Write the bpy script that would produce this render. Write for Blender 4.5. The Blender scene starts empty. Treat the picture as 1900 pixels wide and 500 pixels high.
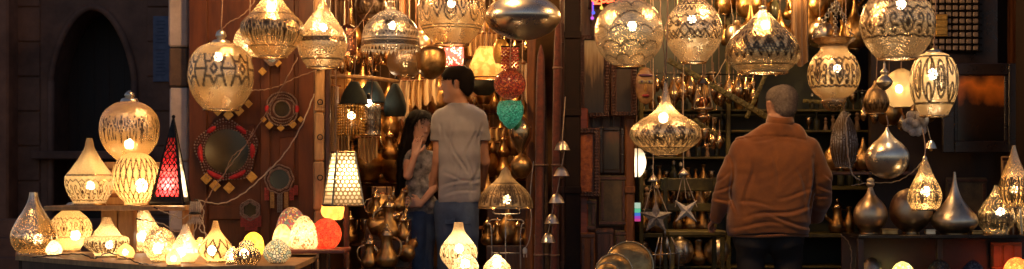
import bpy, math, random
import numpy as np
from mathutils import Vector, Matrix
random.seed(7); rng = np.random.default_rng(3)
sc = bpy.context.scene
col = sc.collection
PI = math.pi
# ------------------------------------------------------------------ camera, sky, light, exposure
F = 2500.0; HOR = 340.0; CZ = 1.0
cd = bpy.data.cameras.new('camera'); cam = bpy.data.objects.new('camera', cd); col.objects.link(cam)
cam.location = (0, 0, CZ); cam.rotation_euler = (PI/2, 0, 0)
cd.sensor_width = 36; cd.lens = 36*F/1900; cd.shift_y = (HOR-250)/1900
cd.clip_end = 400
cd.dof.use_dof = True; cd.dof.focus_distance = 8.9; cd.dof.aperture_fstop = 2.2
sc.camera = cam
w = bpy.data.worlds.new('World'); sc.world = w; w.use_nodes = True
nt = w.node_tree; bg = nt.nodes['Background']
sky = nt.nodes.new('ShaderNodeTexSky'); sky.sky_type = 'NISHITA'; sky.sun_disc = False
sky.sun_elevation = math.radians(13); sky.sun_rotation = math.radians(0)
tint = nt.nodes.new('ShaderNodeMix'); tint.data_type = 'RGBA'; tint.blend_type = 'MULTIPLY'
tint.inputs[0].default_value = 1; tint.inputs[7].default_value = (1.0, 0.84, 0.92, 1)
nt.links.new(sky.outputs[0], tint.inputs[6]); nt.links.new(tint.outputs[2], bg.inputs[0])
bg.inputs[1].default_value = 0.085
sc.view_settings.view_transform = 'Standard'; sc.view_settings.look = 'None'
sc.view_settings.exposure = 0.15; sc.view_settings.gamma = 1.0
sc.render.engine = 'CYCLES'
cy = sc.cycles
cy.use_denoising = True; cy.max_bounces = 8; cy.transparent_max_bounces = 10; cy.diffuse_bounces = 3
cy.glossy_bounces = 4; cy.transmission_bounces = 4; cy.sample_clamp_indirect = 4.0; cy.use_light_tree = True
cy.caustics_reflective = False; cy.caustics_refractive = False; cy.use_adaptive_sampling = False
BULB = 85.0      # radiance of a lit bulb

def P(px, py, Y):
    return Vector(((px-950)/F*Y, Y, CZ+(HOR-py)/F*Y))

# ------------------------------------------------------------------ materials
MATS = {}
def newmat(name):
    m = bpy.data.materials.new(name); m.use_nodes = True
    nt = m.node_tree
    for n in list(nt.nodes): nt.nodes.remove(n)
    out = nt.nodes.new('ShaderNodeOutputMaterial')
    return m, nt, out
def N(nt, typ, **kw):
    n = nt.nodes.new(typ)
    for k, v in kw.items(): setattr(n, k, v)
    return n
def L(nt, a, b): nt.links.new(a, b)
def math_(nt, op, a, b=None, clamp=False):
    n = N(nt, 'ShaderNodeMath', operation=op); n.use_clamp = clamp
    for i, v in enumerate((a, b)):
        if v is None: continue
        if isinstance(v, (int, float)): n.inputs[i].default_value = v
        else: L(nt, v, n.inputs[i])
    return n.outputs[0]
def ramp(nt, fac, stops):
    r = N(nt, 'ShaderNodeValToRGB'); L(nt, fac, r.inputs[0])
    e = r.color_ramp.elements
    while len(e) < len(stops): e.new(0.5)
    for i, (p, c) in enumerate(stops):
        e[i].position = p; e[i].color = (*c, 1)
    return r.outputs[0]
def c4(c): return (c[0], c[1], c[2], 1)

def basic(name, c1, c2=None, rough=0.6, metal=0.0, scale=12, stretch=(1, 1, 1), bump=0.2, bscale=None, sheen=0, spec=0.5, detail=5, dist=0.004):
    """object-space noise between two colours, with bump"""
    if name in MATS: return MATS[name]
    c2 = c2 or tuple(x*0.55 for x in c1)
    m, nt, out = newmat(name)
    b = N(nt, 'ShaderNodeBsdfPrincipled'); L(nt, b.outputs[0], out.inputs[0])
    geo = N(nt, 'ShaderNodeNewGeometry'); mp = N(nt, 'ShaderNodeMapping'); mp.inputs[3].default_value = stretch
    L(nt, geo.outputs['Position'], mp.inputs[0])
    nz = N(nt, 'ShaderNodeTexNoise'); nz.inputs['Scale'].default_value = scale; nz.inputs['Detail'].default_value = detail
    nz.inputs['Roughness'].default_value = 0.65
    L(nt, mp.outputs[0], nz.inputs[0])
    L(nt, ramp(nt, nz.outputs[0], [(0.32, c2), (0.68, c1)]), b.inputs['Base Color'])
    b.inputs['Roughness'].default_value = rough; b.inputs['Metallic'].default_value = metal
    b.inputs['Specular IOR Level'].default_value = spec
    if sheen: b.inputs['Sheen Weight'].default_value = sheen
    if bump:
        n2 = N(nt, 'ShaderNodeTexNoise'); n2.inputs['Scale'].default_value = bscale or scale*3; n2.inputs['Detail'].default_value = 4
        L(nt, mp.outputs[0], n2.inputs[0])
        bp = N(nt, 'ShaderNodeBump'); bp.inputs['Strength'].default_value = bump; bp.inputs['Distance'].default_value = dist
        L(nt, n2.outputs[0], bp.inputs['Height']); L(nt, bp.outputs[0], b.inputs['Normal'])
        rr = math_(nt, 'MULTIPLY_ADD', nz.outputs[0], 0.3); rr.node.inputs[2].default_value = rough-0.15; rr.node.use_clamp = True
        L(nt, rr, b.inputs['Roughness'])
    MATS[name] = m
    return m

def shell(name, metal=(0.9, 0.66, 0.37), glow=(1.0, 0.57, 0.21), scale=92, thr=0.33, t0=0.2, hole=0.5, rough=0.25, patdark=0.1, transp=0.4, patmin=0.95, bump=0.4):
    """pierced metal: tiny holes let the bulb through, engraved lines (attribute 'pat') stay solid"""
    if name in MATS: return MATS[name]
    m, nt, out = newmat(name)
    uv = N(nt, 'ShaderNodeUVMap'); uv.uv_map = 'UVMap'
    vo = N(nt, 'ShaderNodeTexVoronoi', voronoi_dimensions='2D'); vo.inputs['Scale'].default_value = scale
    L(nt, uv.outputs[0], vo.inputs['Vector'])
    nz = N(nt, 'ShaderNodeTexNoise', noise_dimensions='2D'); nz.inputs['Scale'].default_value = scale*0.16; nz.inputs['Detail'].default_value = 3
    L(nt, uv.outputs[0], nz.inputs['Vector'])
    t = math_(nt, 'MULTIPLY', math_(nt, 'ADD', math_(nt, 'MULTIPLY', nz.outputs[0], .5), .25), thr*2.0)
    mask = math_(nt, 'LESS_THAN', vo.outputs['Distance'], t)
    at = N(nt, 'ShaderNodeAttribute', attribute_name='pat')
    inv = math_(nt, 'SUBTRACT', 1.0, math_(nt, 'MULTIPLY', at.outputs['Fac'], patmin), True)
    fac = math_(nt, 'MULTIPLY', math_(nt, 'ADD', math_(nt, 'MULTIPLY', mask, hole), math_(nt, 'MULTIPLY', math_(nt, 'ADD', N(nt, 'ShaderNodeObjectInfo').outputs['Random'], .5), t0), True), inv)
    pr = N(nt, 'ShaderNodeBsdfPrincipled'); pr.inputs['Metallic'].default_value = 1
    pr.inputs['Roughness'].default_value = rough
    mx = N(nt, 'ShaderNodeMix', data_type='RGBA'); L(nt, at.outputs['Fac'], mx.inputs[0])
    n3 = N(nt, 'ShaderNodeTexNoise', noise_dimensions='2D'); n3.inputs['Scale'].default_value = 9; n3.inputs['Detail'].default_value = 6
    L(nt, uv.outputs[0], n3.inputs['Vector'])
    oi = N(nt, 'ShaderNodeObjectInfo'); mv = N(nt, 'ShaderNodeMix', data_type='RGBA'); mv.blend_type = 'MULTIPLY'; mv.inputs[0].default_value = 1
    L(nt, ramp(nt, n3.outputs[0], [(0.3, tuple(x*0.6 for x in metal)), (0.7, metal)]), mv.inputs[6]); L(nt, ramp(nt, oi.outputs['Random'], [(0, (1.0, .95, .8)), (.5, (1, 1, 1)), (1, (1.0, 1.12, 1.5))]), mv.inputs[7])
    L(nt, mv.outputs[2], mx.inputs[6])
    mx.inputs[7].default_value = (patdark, patdark*0.6, patdark*0.35, 1)
    L(nt, mx.outputs[2], pr.inputs['Base Color'])
    if bump:
        bp = N(nt, 'ShaderNodeBump'); bp.inputs['Strength'].default_value = bump; bp.inputs['Distance'].default_value = 0.004
        L(nt, math_(nt, 'ADD', math_(nt, 'MULTIPLY', n3.outputs[0], 3.0), math_(nt, 'ADD', vo.outputs['Distance'], math_(nt, 'MULTIPLY', at.outputs['Fac'], -0.6))), bp.inputs['Height']); L(nt, bp.outputs[0], pr.inputs['Normal'])
    tr = N(nt, 'ShaderNodeBsdfTransparent'); tr.inputs[0].default_value = (1, 0.9, 0.72, 1)
    tl = N(nt, 'ShaderNodeBsdfTranslucent'); tl.inputs[0].default_value = c4(glow)
    df = N(nt, 'ShaderNodeBsdfDiffuse'); df.inputs[0].default_value = c4(glow)
    m0 = N(nt, 'ShaderNodeMixShader'); m0.inputs[0].default_value = 0.25; L(nt, tl.outputs[0], m0.inputs[1]); L(nt, df.outputs[0], m0.inputs[2])
    m1 = N(nt, 'ShaderNodeMixShader'); L(nt, math_(nt, 'ADD', math_(nt, 'MULTIPLY', mask, min(transp*1.35, .93)), 0.05), m1.inputs[0]); L(nt, m0.outputs[0], m1.inputs[1]); L(nt, tr.outputs[0], m1.inputs[2])
    m2 = N(nt, 'ShaderNodeMixShader'); L(nt, fac, m2.inputs[0]); L(nt, pr.outputs[0], m2.inputs[1]); L(nt, m1.outputs[0], m2.inputs[2])
    L(nt, m2.outputs[0], out.inputs[0])
    MATS[name] = m
    return m

def mosaic(name, cols, grout=(0.03, 0.02, 0.015), scale=45, glow=0.6, edge=0.06):
    """small panes of coloured glass in dark grout"""
    if name in MATS: return MATS[name]
    m, nt, out = newmat(name)
    uv = N(nt, 'ShaderNodeUVMap'); uv.uv_map = 'UVMap'
    vo = N(nt, 'ShaderNodeTexVoronoi', voronoi_dimensions='2D'); vo.inputs['Scale'].default_value = scale; L(nt, uv.outputs[0], vo.inputs['Vector'])
    ve = N(nt, 'ShaderNodeTexVoronoi', voronoi_dimensions='2D', feature='DISTANCE_TO_EDGE'); ve.inputs['Scale'].default_value = scale; L(nt, uv.outputs[0], ve.inputs['Vector'])
    sp = N(nt, 'ShaderNodeSeparateColor'); L(nt, vo.outputs['Color'], sp.inputs[0])
    n = len(cols)
    cr = ramp(nt, sp.outputs[0], [(i/n, c) for i, c in enumerate(cols)]); cr.node.color_ramp.interpolation = 'CONSTANT'
    e = math_(nt, 'GREATER_THAN', ve.outputs['Distance'], edge)
    tl = N(nt, 'ShaderNodeBsdfTranslucent'); L(nt, cr, tl.inputs[0])
    gl = N(nt, 'ShaderNodeBsdfPrincipled'); L(nt, cr, gl.inputs['Base Color']); gl.inputs['Roughness'].default_value = 0.12
    m1 = N(nt, 'ShaderNodeMixShader'); m1.inputs[0].default_value = glow; L(nt, gl.outputs[0], m1.inputs[1]); L(nt, tl.outputs[0], m1.inputs[2])
    gr = N(nt, 'ShaderNodeBsdfPrincipled'); gr.inputs['Base Color'].default_value = c4(grout); gr.inputs['Roughness'].default_value = 0.5
    m2 = N(nt, 'ShaderNodeMixShader'); L(nt, e, m2.inputs[0]); L(nt, gr.outputs[0], m2.inputs[1]); L(nt, m1.outputs[0], m2.inputs[2])
    L(nt, m2.outputs[0], out.inputs[0]); MATS[name] = m
    return m

def emit(name, c, s):
    if name in MATS: return MATS[name]
    m, nt, out = newmat(name); e = N(nt, 'ShaderNodeEmission'); e.inputs[0].default_value = c4(c); e.inputs[1].default_value = s
    L(nt, e.outputs[0], out.inputs[0]); MATS[name] = m
    return m

def frosted(name, c, c2=None, tr=0.75, scale=60, rough=0.3):
    """milky or crackled glass that passes the light of its bulb"""
    if name in MATS: return MATS[name]
    m, nt, out = newmat(name); c2 = c2 or tuple(x*0.7 for x in c)
    uv = N(nt, 'ShaderNodeUVMap'); uv.uv_map = 'UVMap'
    nz = N(nt, 'ShaderNodeTexNoise', noise_dimensions='2D'); nz.inputs['Scale'].default_value = scale; nz.inputs['Detail'].default_value = 3
    L(nt, uv.outputs[0], nz.inputs['Vector']); cc = ramp(nt, nz.outputs[0], [(0.42, c2), (0.58, c)])
    tl = N(nt, 'ShaderNodeBsdfTranslucent'); L(nt, cc, tl.inputs[0])
    gl = N(nt, 'ShaderNodeBsdfPrincipled'); L(nt, cc, gl.inputs['Base Color']); gl.inputs['Roughness'].default_value = rough
    m1 = N(nt, 'ShaderNodeMixShader'); m1.inputs[0].default_value = tr; L(nt, gl.outputs[0], m1.inputs[1]); L(nt, tl.outputs[0], m1.inputs[2])
    L(nt, m1.outputs[0], out.inputs[0]); MATS[name] = m
    return m

WOOD_DOOR = basic('door_wood', (0.13, 0.036, 0.011), (0.065, 0.018, 0.006), rough=0.5, scale=4, stretch=(4, 4, 0.6), bump=0.3, spec=.3)
WOOD_DARK = basic('dark_wood', (0.085, 0.028, 0.01), (0.022, 0.008, 0.004), rough=0.36, scale=8, stretch=(4, 4, 0.5), bump=0.4)
WOOD_MID = basic('brown_wood', (0.24, 0.085, 0.025), (0.09, 0.03, 0.009), rough=0.5, spec=.3, scale=8, stretch=(4, 4, 0.5), bump=0.4)
WOOD_PALE = basic('pale_wood', (0.6, 0.34, 0.13), (0.32, 0.15, 0.055), rough=0.55, scale=9, stretch=(3, 3, 0.5), bump=0.5)
WOOD_H = basic('plank_wood', (0.3, 0.14, 0.06), (0.12, 0.05, 0.02), rough=0.5, scale=8, stretch=(0.5, 4, 4), bump=0.4)
WOOD_RED = basic('red_wood', (0.3, 0.07, 0.03), (0.14, 0.03, 0.015), rough=0.35, scale=8, stretch=(0.5, 4, 4), bump=0.3)
OLIVE = basic('olive_paint', (0.13, 0.1, 0.016), (0.05, 0.038, 0.009), rough=0.5, scale=12, bump=0.4)
STONE_DARK = basic('old_stone', (0.24, 0.115, 0.07), (0.09, 0.042, 0.026), rough=0.85, scale=2.5, bump=0.6, bscale=18, dist=0.01)
STONE_PALE = basic('pale_stone', (0.66, 0.52, 0.45), (0.46, 0.35, 0.3), rough=0.8, scale=6, bump=0.6, bscale=30, dist=0.006)
STONE_BROWN = basic('brown_stone', (0.17, 0.1, 0.06), (0.08, 0.045, 0.03), rough=0.8, scale=8, bump=0.6, bscale=30)
BLACKISH = basic('soot_black', (0.014, 0.006, 0.004), (0.007, 0.003, 0.002), rough=0.7, bump=0.2, spec=.15)
IRON = basic('black_iron', (0.03, 0.025, 0.022), (0.012, 0.01, 0.01), rough=0.4, metal=0.8, scale=30, bump=0.3)
STEEL = basic('wire_steel', (0.5, 0.45, 0.38), (0.25, 0.2, 0.16), rough=0.3, metal=1.0, scale=30, bump=0.1)
BRASS = basic('polished_brass', (0.72, 0.5, 0.26), (0.42, 0.27, 0.12), rough=0.24, metal=1.0, scale=9, bump=0.25, bscale=25)
BRASSD = basic('aged_brass', (0.62, 0.38, 0.14), (0.26, 0.14, 0.05), rough=0.36, metal=1.0, scale=14, bump=0.4, bscale=40)
SILVERB = basic('silvered_brass', (0.9, 0.78, 0.58), (0.7, 0.58, 0.42), rough=0.3, metal=1.0, scale=5, bump=0.25, bscale=9)
COPPER = basic('copper', (0.55, 0.2, 0.07), (0.25, 0.08, 0.03), rough=0.3, metal=1.0, scale=12, bump=0.3)
CORD = basic('grey_cord', (0.34, 0.2, 0.12), (0.16, 0.09, 0.06), rough=0.6, scale=60, bump=0.2)
CORDW = basic('pale_cord', (0.6, 0.45, 0.3), (0.35, 0.25, 0.16), rough=0.6, scale=60, bump=0.2)
GOLDLEAF = basic('gilt', (0.75, 0.42, 0.09), (0.45, 0.22, 0.04), rough=0.35, metal=0.6, scale=40, bump=0.4)
BULBM = emit('bulb_glow', (1.0, 0.82, 0.55), BULB)
BULBS = [BULBM, emit('bulb_glow_amber', (1.0, 0.7, 0.36), BULB*.8), emit('bulb_glow_white', (1.0, 0.9, 0.72), BULB*1.1)]
PAPER = basic('notice_paper', (0.14, 0.16, 0.22), (0.09, 0.1, 0.15), rough=0.8, scale=14, bump=0)
SILVER = basic('mirror_silver', (0.75, 0.72, 0.66), (0.45, 0.42, 0.38), rough=0.2, metal=1.0, scale=30, bump=0.15)

# ------------------------------------------------------------------ mesh building
def wloc(o):
    v = Vector((0, 0, 0))
    while o is not None: v += o.location; o = o.parent
    return v
def tag(o, label=None, cat=None, group=None, kind=None):
    if label: o['label'] = label
    if cat: o['category'] = cat
    if group: o['group'] = group
    if kind: o['kind'] = kind
    return o
def thing(name, label, cat, loc, group=None):
    o = bpy.data.objects.new(name, None); col.objects.link(o); o.location = loc
    o.empty_display_size = 0.05
    return tag(o, label, cat, group)

class MB:
    def __init__(s): s.v = []; s.f = []; s.uv = []; s.pat = []
    def add(s, vs, fs, uvs=None, pats=None):
        b = len(s.v); s.v += [tuple(v) for v in vs]; s.f += [tuple(i+b for i in f) for f in fs]
        s.uv += list(uvs) if uvs is not None else [(v[0]+v[1], v[2]) for v in vs]
        s.pat += list(pats) if pats is not None else [0.0]*len(vs)
        return s
    def box(s, c, d, rot=None, bev=0.0):
        c = Vector(c); x, y, z = d[0]/2, d[1]/2, d[2]/2
        b = min(bev, x*0.45, y*0.45, z*0.45) if bev else 0
        if b:
            vs = []; ix = {}
            def vv(a, q):
                k = (a, q)
                if k not in ix:
                    e = [x, y, z]; p = [a[i]*(e[i]-(0 if i == q else b)) for i in range(3)]
                    ix[k] = len(vs); vs.append(Vector(p))
                return ix[k]
            fs = []
            S = (-1, 1)
            for q in range(3):
                u, w_ = (q+1) % 3, (q+2) % 3
                for sg in S:
                    ring = []
                    for a, bb in ((-1, -1), (1, -1), (1, 1), (-1, 1)):
                        t = [0, 0, 0]; t[q] = sg; t[u] = a; t[w_] = bb; ring.append(vv(tuple(t), q))
                    fs.append(ring if sg > 0 else ring[::-1])
            for q in range(3):
                u, w_ = (q+1) % 3, (q+2) % 3
                for a in S:
                    for bb in S:
                        t1 = [0, 0, 0]; t1[u] = a; t1[w_] = bb; t2 = list(t1); t1[q] = -1; t2[q] = 1; t1 = tuple(t1); t2 = tuple(t2)
                        f = [vv(t1, u), vv(t2, u), vv(t2, w_), vv(t1, w_)]
                        fs.append(f if a*bb < 0 else f[::-1])
            for a in S:
                for b2 in S:
                    for c2 in S:
                        t = (a, b2, c2); f = [vv(t, 0), vv(t, 1), vv(t, 2)]
                        fs.append(f if a*b2*c2 > 0 else f[::-1])
        else:
            vs = [Vector((sx*x, sy*y, sz*z)) for sx in (-1, 1) for sy in (-1, 1) for sz in (-1, 1)]
            fs = [(0, 1, 3, 2), (4, 6, 7, 5), (0, 4, 5, 1), (2, 3, 7, 6), (0, 2, 6, 4), (1, 5, 7, 3)]
        if rot is not None: vs = [rot @ v for v in vs]
        return s.add([v+c for v in vs], fs)
    def tube(s, pts, r, n=6, caps=True):
        pts = [Vector(p) for p in pts]; m = len(pts)
        rs = r if isinstance(r, (list, tuple)) else [r]*m
        vs = []; fs = []; uvs = []
        up = Vector((0, 0, 1)); prev = None; acc = 0
        for i, p in enumerate(pts):
            t = (pts[min(i+1, m-1)]-pts[max(i-1, 0)]).normalized()
            if prev is None:
                a = t.cross(up)
                if a.length < 1e-3: a = t.cross(Vector((0, 1, 0)))
            else: a = prev - t*prev.dot(t)
            a.normalize(); prev = a; b = t.cross(a)
            if i: acc += (p-pts[i-1]).length
            for k in range(n):
                an = 2*PI*k/n; vs.append(p+(a*math.cos(an)+b*math.sin(an))*rs[i]); uvs.append((an*rs[i], acc))
        for i in range(m-1):
            for k in range(n):
                fs.append((i*n+k, i*n+(k+1) % n, (i+1)*n+(k+1) % n, (i+1)*n+k))
        if caps: fs.append(tuple(range(n))[::-1]); fs.append(tuple((m-1)*n+k for k in range(n)))
        return s.add(vs, fs, uvs)
    def lathe(s, c, prof, seg=32, patf=None, axis=None, capb=False, capt=False, squash=1.0, wob=0.0):
        """prof: (r, z) from bottom to top, relative to c"""
        c = Vector(c); m = len(prof)
        arc = [0.0]
        for i in range(1, m): arc.append(arc[-1]+math.hypot(prof[i][0]-prof[i-1][0], prof[i][1]-prof[i-1][1]))
        Rm = max(p[0] for p in prof); Lt = arc[-1] or 1
        ang = np.linspace(0, 2*PI, seg+1)
        vs = []; uvs = []
        for i, (r, z) in enumerate(prof):
            for a in ang:
                if wob: q = r*(1+wob*(math.sin(2*a+z*9+c.x*7)+.6*math.sin(5*a-z*14+c.x*3)))
                else: q = r
                v = Vector((q*math.sin(a), q*math.cos(a)*squash, z))      # a = pi faces the camera
                if axis is not None: v = axis @ v
                vs.append(c+v); uvs.append((a*Rm, arc[i]))
        n = seg+1; fs = []
        for i in range(m-1):
            for k in range(seg):
                fs.append((i*n+k, (i+1)*n+k, (i+1)*n+k+1, i*n+k+1))
        if capb: fs.append(tuple(range(seg)))
        if capt: fs.append(tuple((m-1)*n+k for k in range(seg))[::-1])
        pats = None
        if patf is not None:
            U, V = np.meshgrid(ang/(2*PI), np.array(arc)/Lt)
            pats = patf(U, V, 2*PI*Rm, Lt).ravel().tolist()
        return s.add(vs, fs, uvs, pats)
    def ball(s, c, r, seg=10, rings=6, sq=(1, 1, 1)):
        c = Vector(c); vs = [c+Vector((0, 0, -r*sq[2]))]; fs = []
        for i in range(1, rings):
            t = -PI/2+PI*i/rings
            for k in range(seg):
                a = 2*PI*k/seg; vs.append(c+Vector((r*sq[0]*math.cos(t)*math.cos(a), r*sq[1]*math.cos(t)*math.sin(a), r*sq[2]*math.sin(t))))
        vs.append(c+Vector((0, 0, r*sq[2]))); T = len(vs)-1
        for k in range(seg):
            fs.append((0, 1+(k+1) % seg, 1+k)); fs.append((T, T-seg+k, T-seg+(k+1) % seg))
        for i in range(rings-2):
            for k in range(seg):
                a = 1+i*seg+k; b = 1+i*seg+(k+1) % seg; fs.append((a, b, b+seg, a+seg))
        return s.add(vs, fs)
    def torus(s, c, R, r, seg=32, n=6, rot=None):
        pts = []
        vs = []; fs = []; c = Vector(c)
        for i in range(seg):
            a = 2*PI*i/seg
            for k in range(n):
                b = 2*PI*k/n; v = Vector(((R+r*math.cos(b))*math.cos(a), (R+r*math.cos(b))*math.sin(a), r*math.sin(b)))
                if rot is not None: v = rot @ v
                vs.append(c+v)
        for i in range(seg):
            for k in range(n):
                fs.append((i*n+k, ((i+1) % seg)*n+k, ((i+1) % seg)*n+(k+1) % n, i*n+(k+1) % n))
        return s.add(vs, fs)
    def prism(s, poly, Y0, Y1):
        """polygon of (x, z) extruded along y"""
        n = len(poly)
        area = sum(poly[i][0]*poly[(i+1) % n][1]-poly[(i+1) % n][0]*poly[i][1] for i in range(n))
        if area < 0: poly = poly[::-1]
        vs = [(x, Y0, z) for x, z in poly]+[(x, Y1, z) for x, z in poly]
        fs = [tuple(range(n)), tuple(range(n, 2*n))[::-1]]+[(i, i+n, (i+1) % n+n, (i+1) % n) for i in range(n)]
        return s.add(vs, fs)
    def build(s, name, mat, parent=None, smooth=False, label=None, cat=None, group=None, kind=None):
        me = bpy.data.meshes.new(name)
        if parent is not None: org = wloc(parent)
        elif kind == 'structure': org = Vector((0, 0, 0))
        else:
            a = np.array(s.v); org = Vector(((a[:, 0].min()+a[:, 0].max())/2, (a[:, 1].min()+a[:, 1].max())/2, a[:, 2].min()))
        me.from_pydata([tuple(Vector(v)-org) for v in s.v], [], s.f)
        uvl = me.uv_layers.new(name='UVMap')
        li = np.zeros(len(me.loops), dtype=np.int32); me.loops.foreach_get('vertex_index', li)
        uvl.data.foreach_set('uv', np.array(s.uv, dtype=np.float32)[li].ravel())
        if any(s.pat):
            at = me.attributes.new('pat', 'FLOAT', 'POINT'); at.data.foreach_set('value', np.array(s.pat, dtype=np.float32))
        me.materials.append(mat)
        if smooth: me.polygons.foreach_set('use_smooth', [True]*len(me.polygons))
        me.update()
        o = bpy.data.objects.new(name, me); col.objects.link(o)
        if parent is not None: o.parent = parent
        else: o.location = org
        return tag(o, label, cat, group, kind)

def copy_tree(o, parent=None, loc=None, rot=None, scale=None, label=None):
    c = o.copy(); col.objects.link(c); c.parent = parent
    if loc is not None: c.location = loc
    if rot is not None: c.rotation_euler = rot
    if scale is not None: c.scale = (scale,)*3 if isinstance(scale, (int, float)) else scale
    if label: c['label'] = label
    for ch in list(o.children): copy_tree(ch, c)
    return c

def smooth_prof(pts, n=56):
    """monotone-ish Catmull-Rom through (r, z) points"""
    P_ = [np.array(p, float) for p in pts]; m = len(P_)
    d = [0.0]
    for i in range(1, m): d.append(d[-1]+max(np.linalg.norm(P_[i]-P_[i-1])**0.5, 1e-5))
    out = []
    for t in np.linspace(0, d[-1], n):
        i = min(max(np.searchsorted(d, t)-1, 0), m-2)
        u = (t-d[i])/(d[i+1]-d[i])
        def tan(j):
            a, b = max(j-1, 0), min(j+1, m-1)
            return (P_[b]-P_[a])/(d[b]-d[a])
        h = d[i+1]-d[i]; m0, m1 = tan(i)*h, tan(i+1)*h
        q = (2*u**3-3*u*u+1)*P_[i]+(u**3-2*u*u+u)*m0+(-2*u**3+3*u*u)*P_[i+1]+(u**3-u*u)*m1
        out.append((max(q[0], 0.0005), q[1]))
    return out

def spline(pts, n=10):
    pts = [Vector(p) for p in pts]; out = []
    for i in range(len(pts)-1):
        p0 = pts[max(i-1, 0)]; p1 = pts[i]; p2 = pts[i+1]; p3 = pts[min(i+2, len(pts)-1)]
        for k in range(n):
            t = k/n
            out.append(0.5*((2*p1)+(p2-p0)*t+(2*p0-5*p1+4*p2-p3)*t*t+(3*p1-p0-3*p2+p3)*t**3))
    out.append(pts[-1]); return out

# ------------------------------------------------------------------ engraved patterns (attribute on the shade)
def seg_d(X, Y, a, b):
    ax, ay = a; bx, by = b; dx, dy = bx-ax, by-ay; l2 = dx*dx+dy*dy+1e-12
    t = np.clip(((X-ax)*dx+(Y-ay)*dy)/l2, 0, 1)
    return np.hypot(X-ax-t*dx, Y-ay-t*dy)
def spiral(cx, cy, r, t0, t1, n=12, k=0.85):
    return [(cx+r*(1-k*i/n)*math.cos(t0+(t1-t0)*i/n), cy+r*(1-k*i/n)*math.sin(t0+(t1-t0)*i/n)) for i in range(n+1)]
def circ(cx, cy, r, sy=1.0, n=12): return [(cx+r*math.cos(2*PI*i/n), cy+sy*r*math.sin(2*PI*i/n)) for i in range(n+1)]
MOT = {
 'star': [[(0, .95), (.25, .75), (.62, .75), (.5, .55), (.62, .35), (.25, .35), (0, .15)], [(.62, .75), (.8, .95)], [(.62, .35), (.8, .1)], [(.5, .55), (1, .55)],
          [(0, .68), (.22, .55), (0, .42)]],
 'arab': [[(0, .12), (.2, .25), (.3, .42), (.2, .6), (0, .78)], [(0, .3), (.12, .42), (0, .56)], spiral(.68, .58, .26, -2.2, 4.6), spiral(.66, .2, .2, 2.5, -3.4),
          [(.3, .42), (.42, .5)], [(0, .02), (.4, .06), (.8, .0), (1, .06)], [(0, .95), (.35, .84), (.62, .97), (1, .88)], [(.12, .68), (.3, .82)]],
 'curl': [spiral(.5, .7, .3, -1.5, 5.5), spiral(.55, .28, .26, 1.6, -5.0), [(0, 0), (.1, .25), (0, .5), (.1, .75), (0, 1)], [(.9, .05), (1, .5), (.9, .95)], [(.1, .5), (.35, .48)]],
 'loz': [[(0, .04), (.22, .3), (0, .56)], [(0, .8), (.3, .5), (.62, .12), (1, .5)], [(0, .98), (.38, .62), (.66, .32), (1, .72)], [(.66, .95), (.82, .76), (1, .95)]],
 'oval': [circ(0, .5, .34, 1.1), circ(0, .5, .2, 1.2), circ(1, .5, .5, .9), circ(1, .22, .2), circ(1, .78, .2), [(0, .02), (1, .02)], [(0, .98), (1, .98)], [(0, .42), (0, .6)]],
 'net': [[(0, 0), (1, 1)], [(0, 1), (1, 0)]],
 'tree': [[(0, 0), (.06, .4), (0, .9)], [(0, .3), (.35, .6), (.3, .85)], [(0, .5), (.2, .8)], [(.6, .1), (.5, .5), (.65, .9)], [(.52, .5), (.85, .75)], [(.9, .1), (.8, .4), (.95, .6)]],
 'medal': [circ(0, .5, .5, 1.0), circ(0, .5, .32, 1.0), spiral(0.0, .5, .22, 0, 4), [(.5, .5), (1, .9)], [(.5, .5), (1, .1)], circ(1, .5, .15)],
 'band': [[(0, 0), (1, 0)], [(0, 1), (1, 1)], [(0, .15), (.5, .85), (1, .15)], [(0, .85), (.5, .15), (1, .85)]],
 'face': [[(0, .95), (.5, .8), (1, .95)], [(0, .6), (.35, .72), (.8, .62), (.5, .5), (.2, .55)], [(0, .35), (.4, .12), (.7, .4), (1, .6)], [(0, .1), (.5, .4), (1, .1)], circ(.45, .62, .08)],
 'chev': [[(0, 0), (.5, 1), (1, 0)]],
}
FILL = {'loz': [[(0, .62), (.1, .72), (0, .84)], [(.72, .5), (.84, .66), (.97, .5), (.84, .34)]], 'arab': [[(0, .34), (.1, .44), (0, .52)]],
        'face': [[(.05, .04), (.25, .14), (.45, .04)], [(.55, .04), (.75, .14), (.95, .04)]], 'oval': [[(0, .42), (.08, .5), (0, .6)]], 'chev': []}
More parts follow.
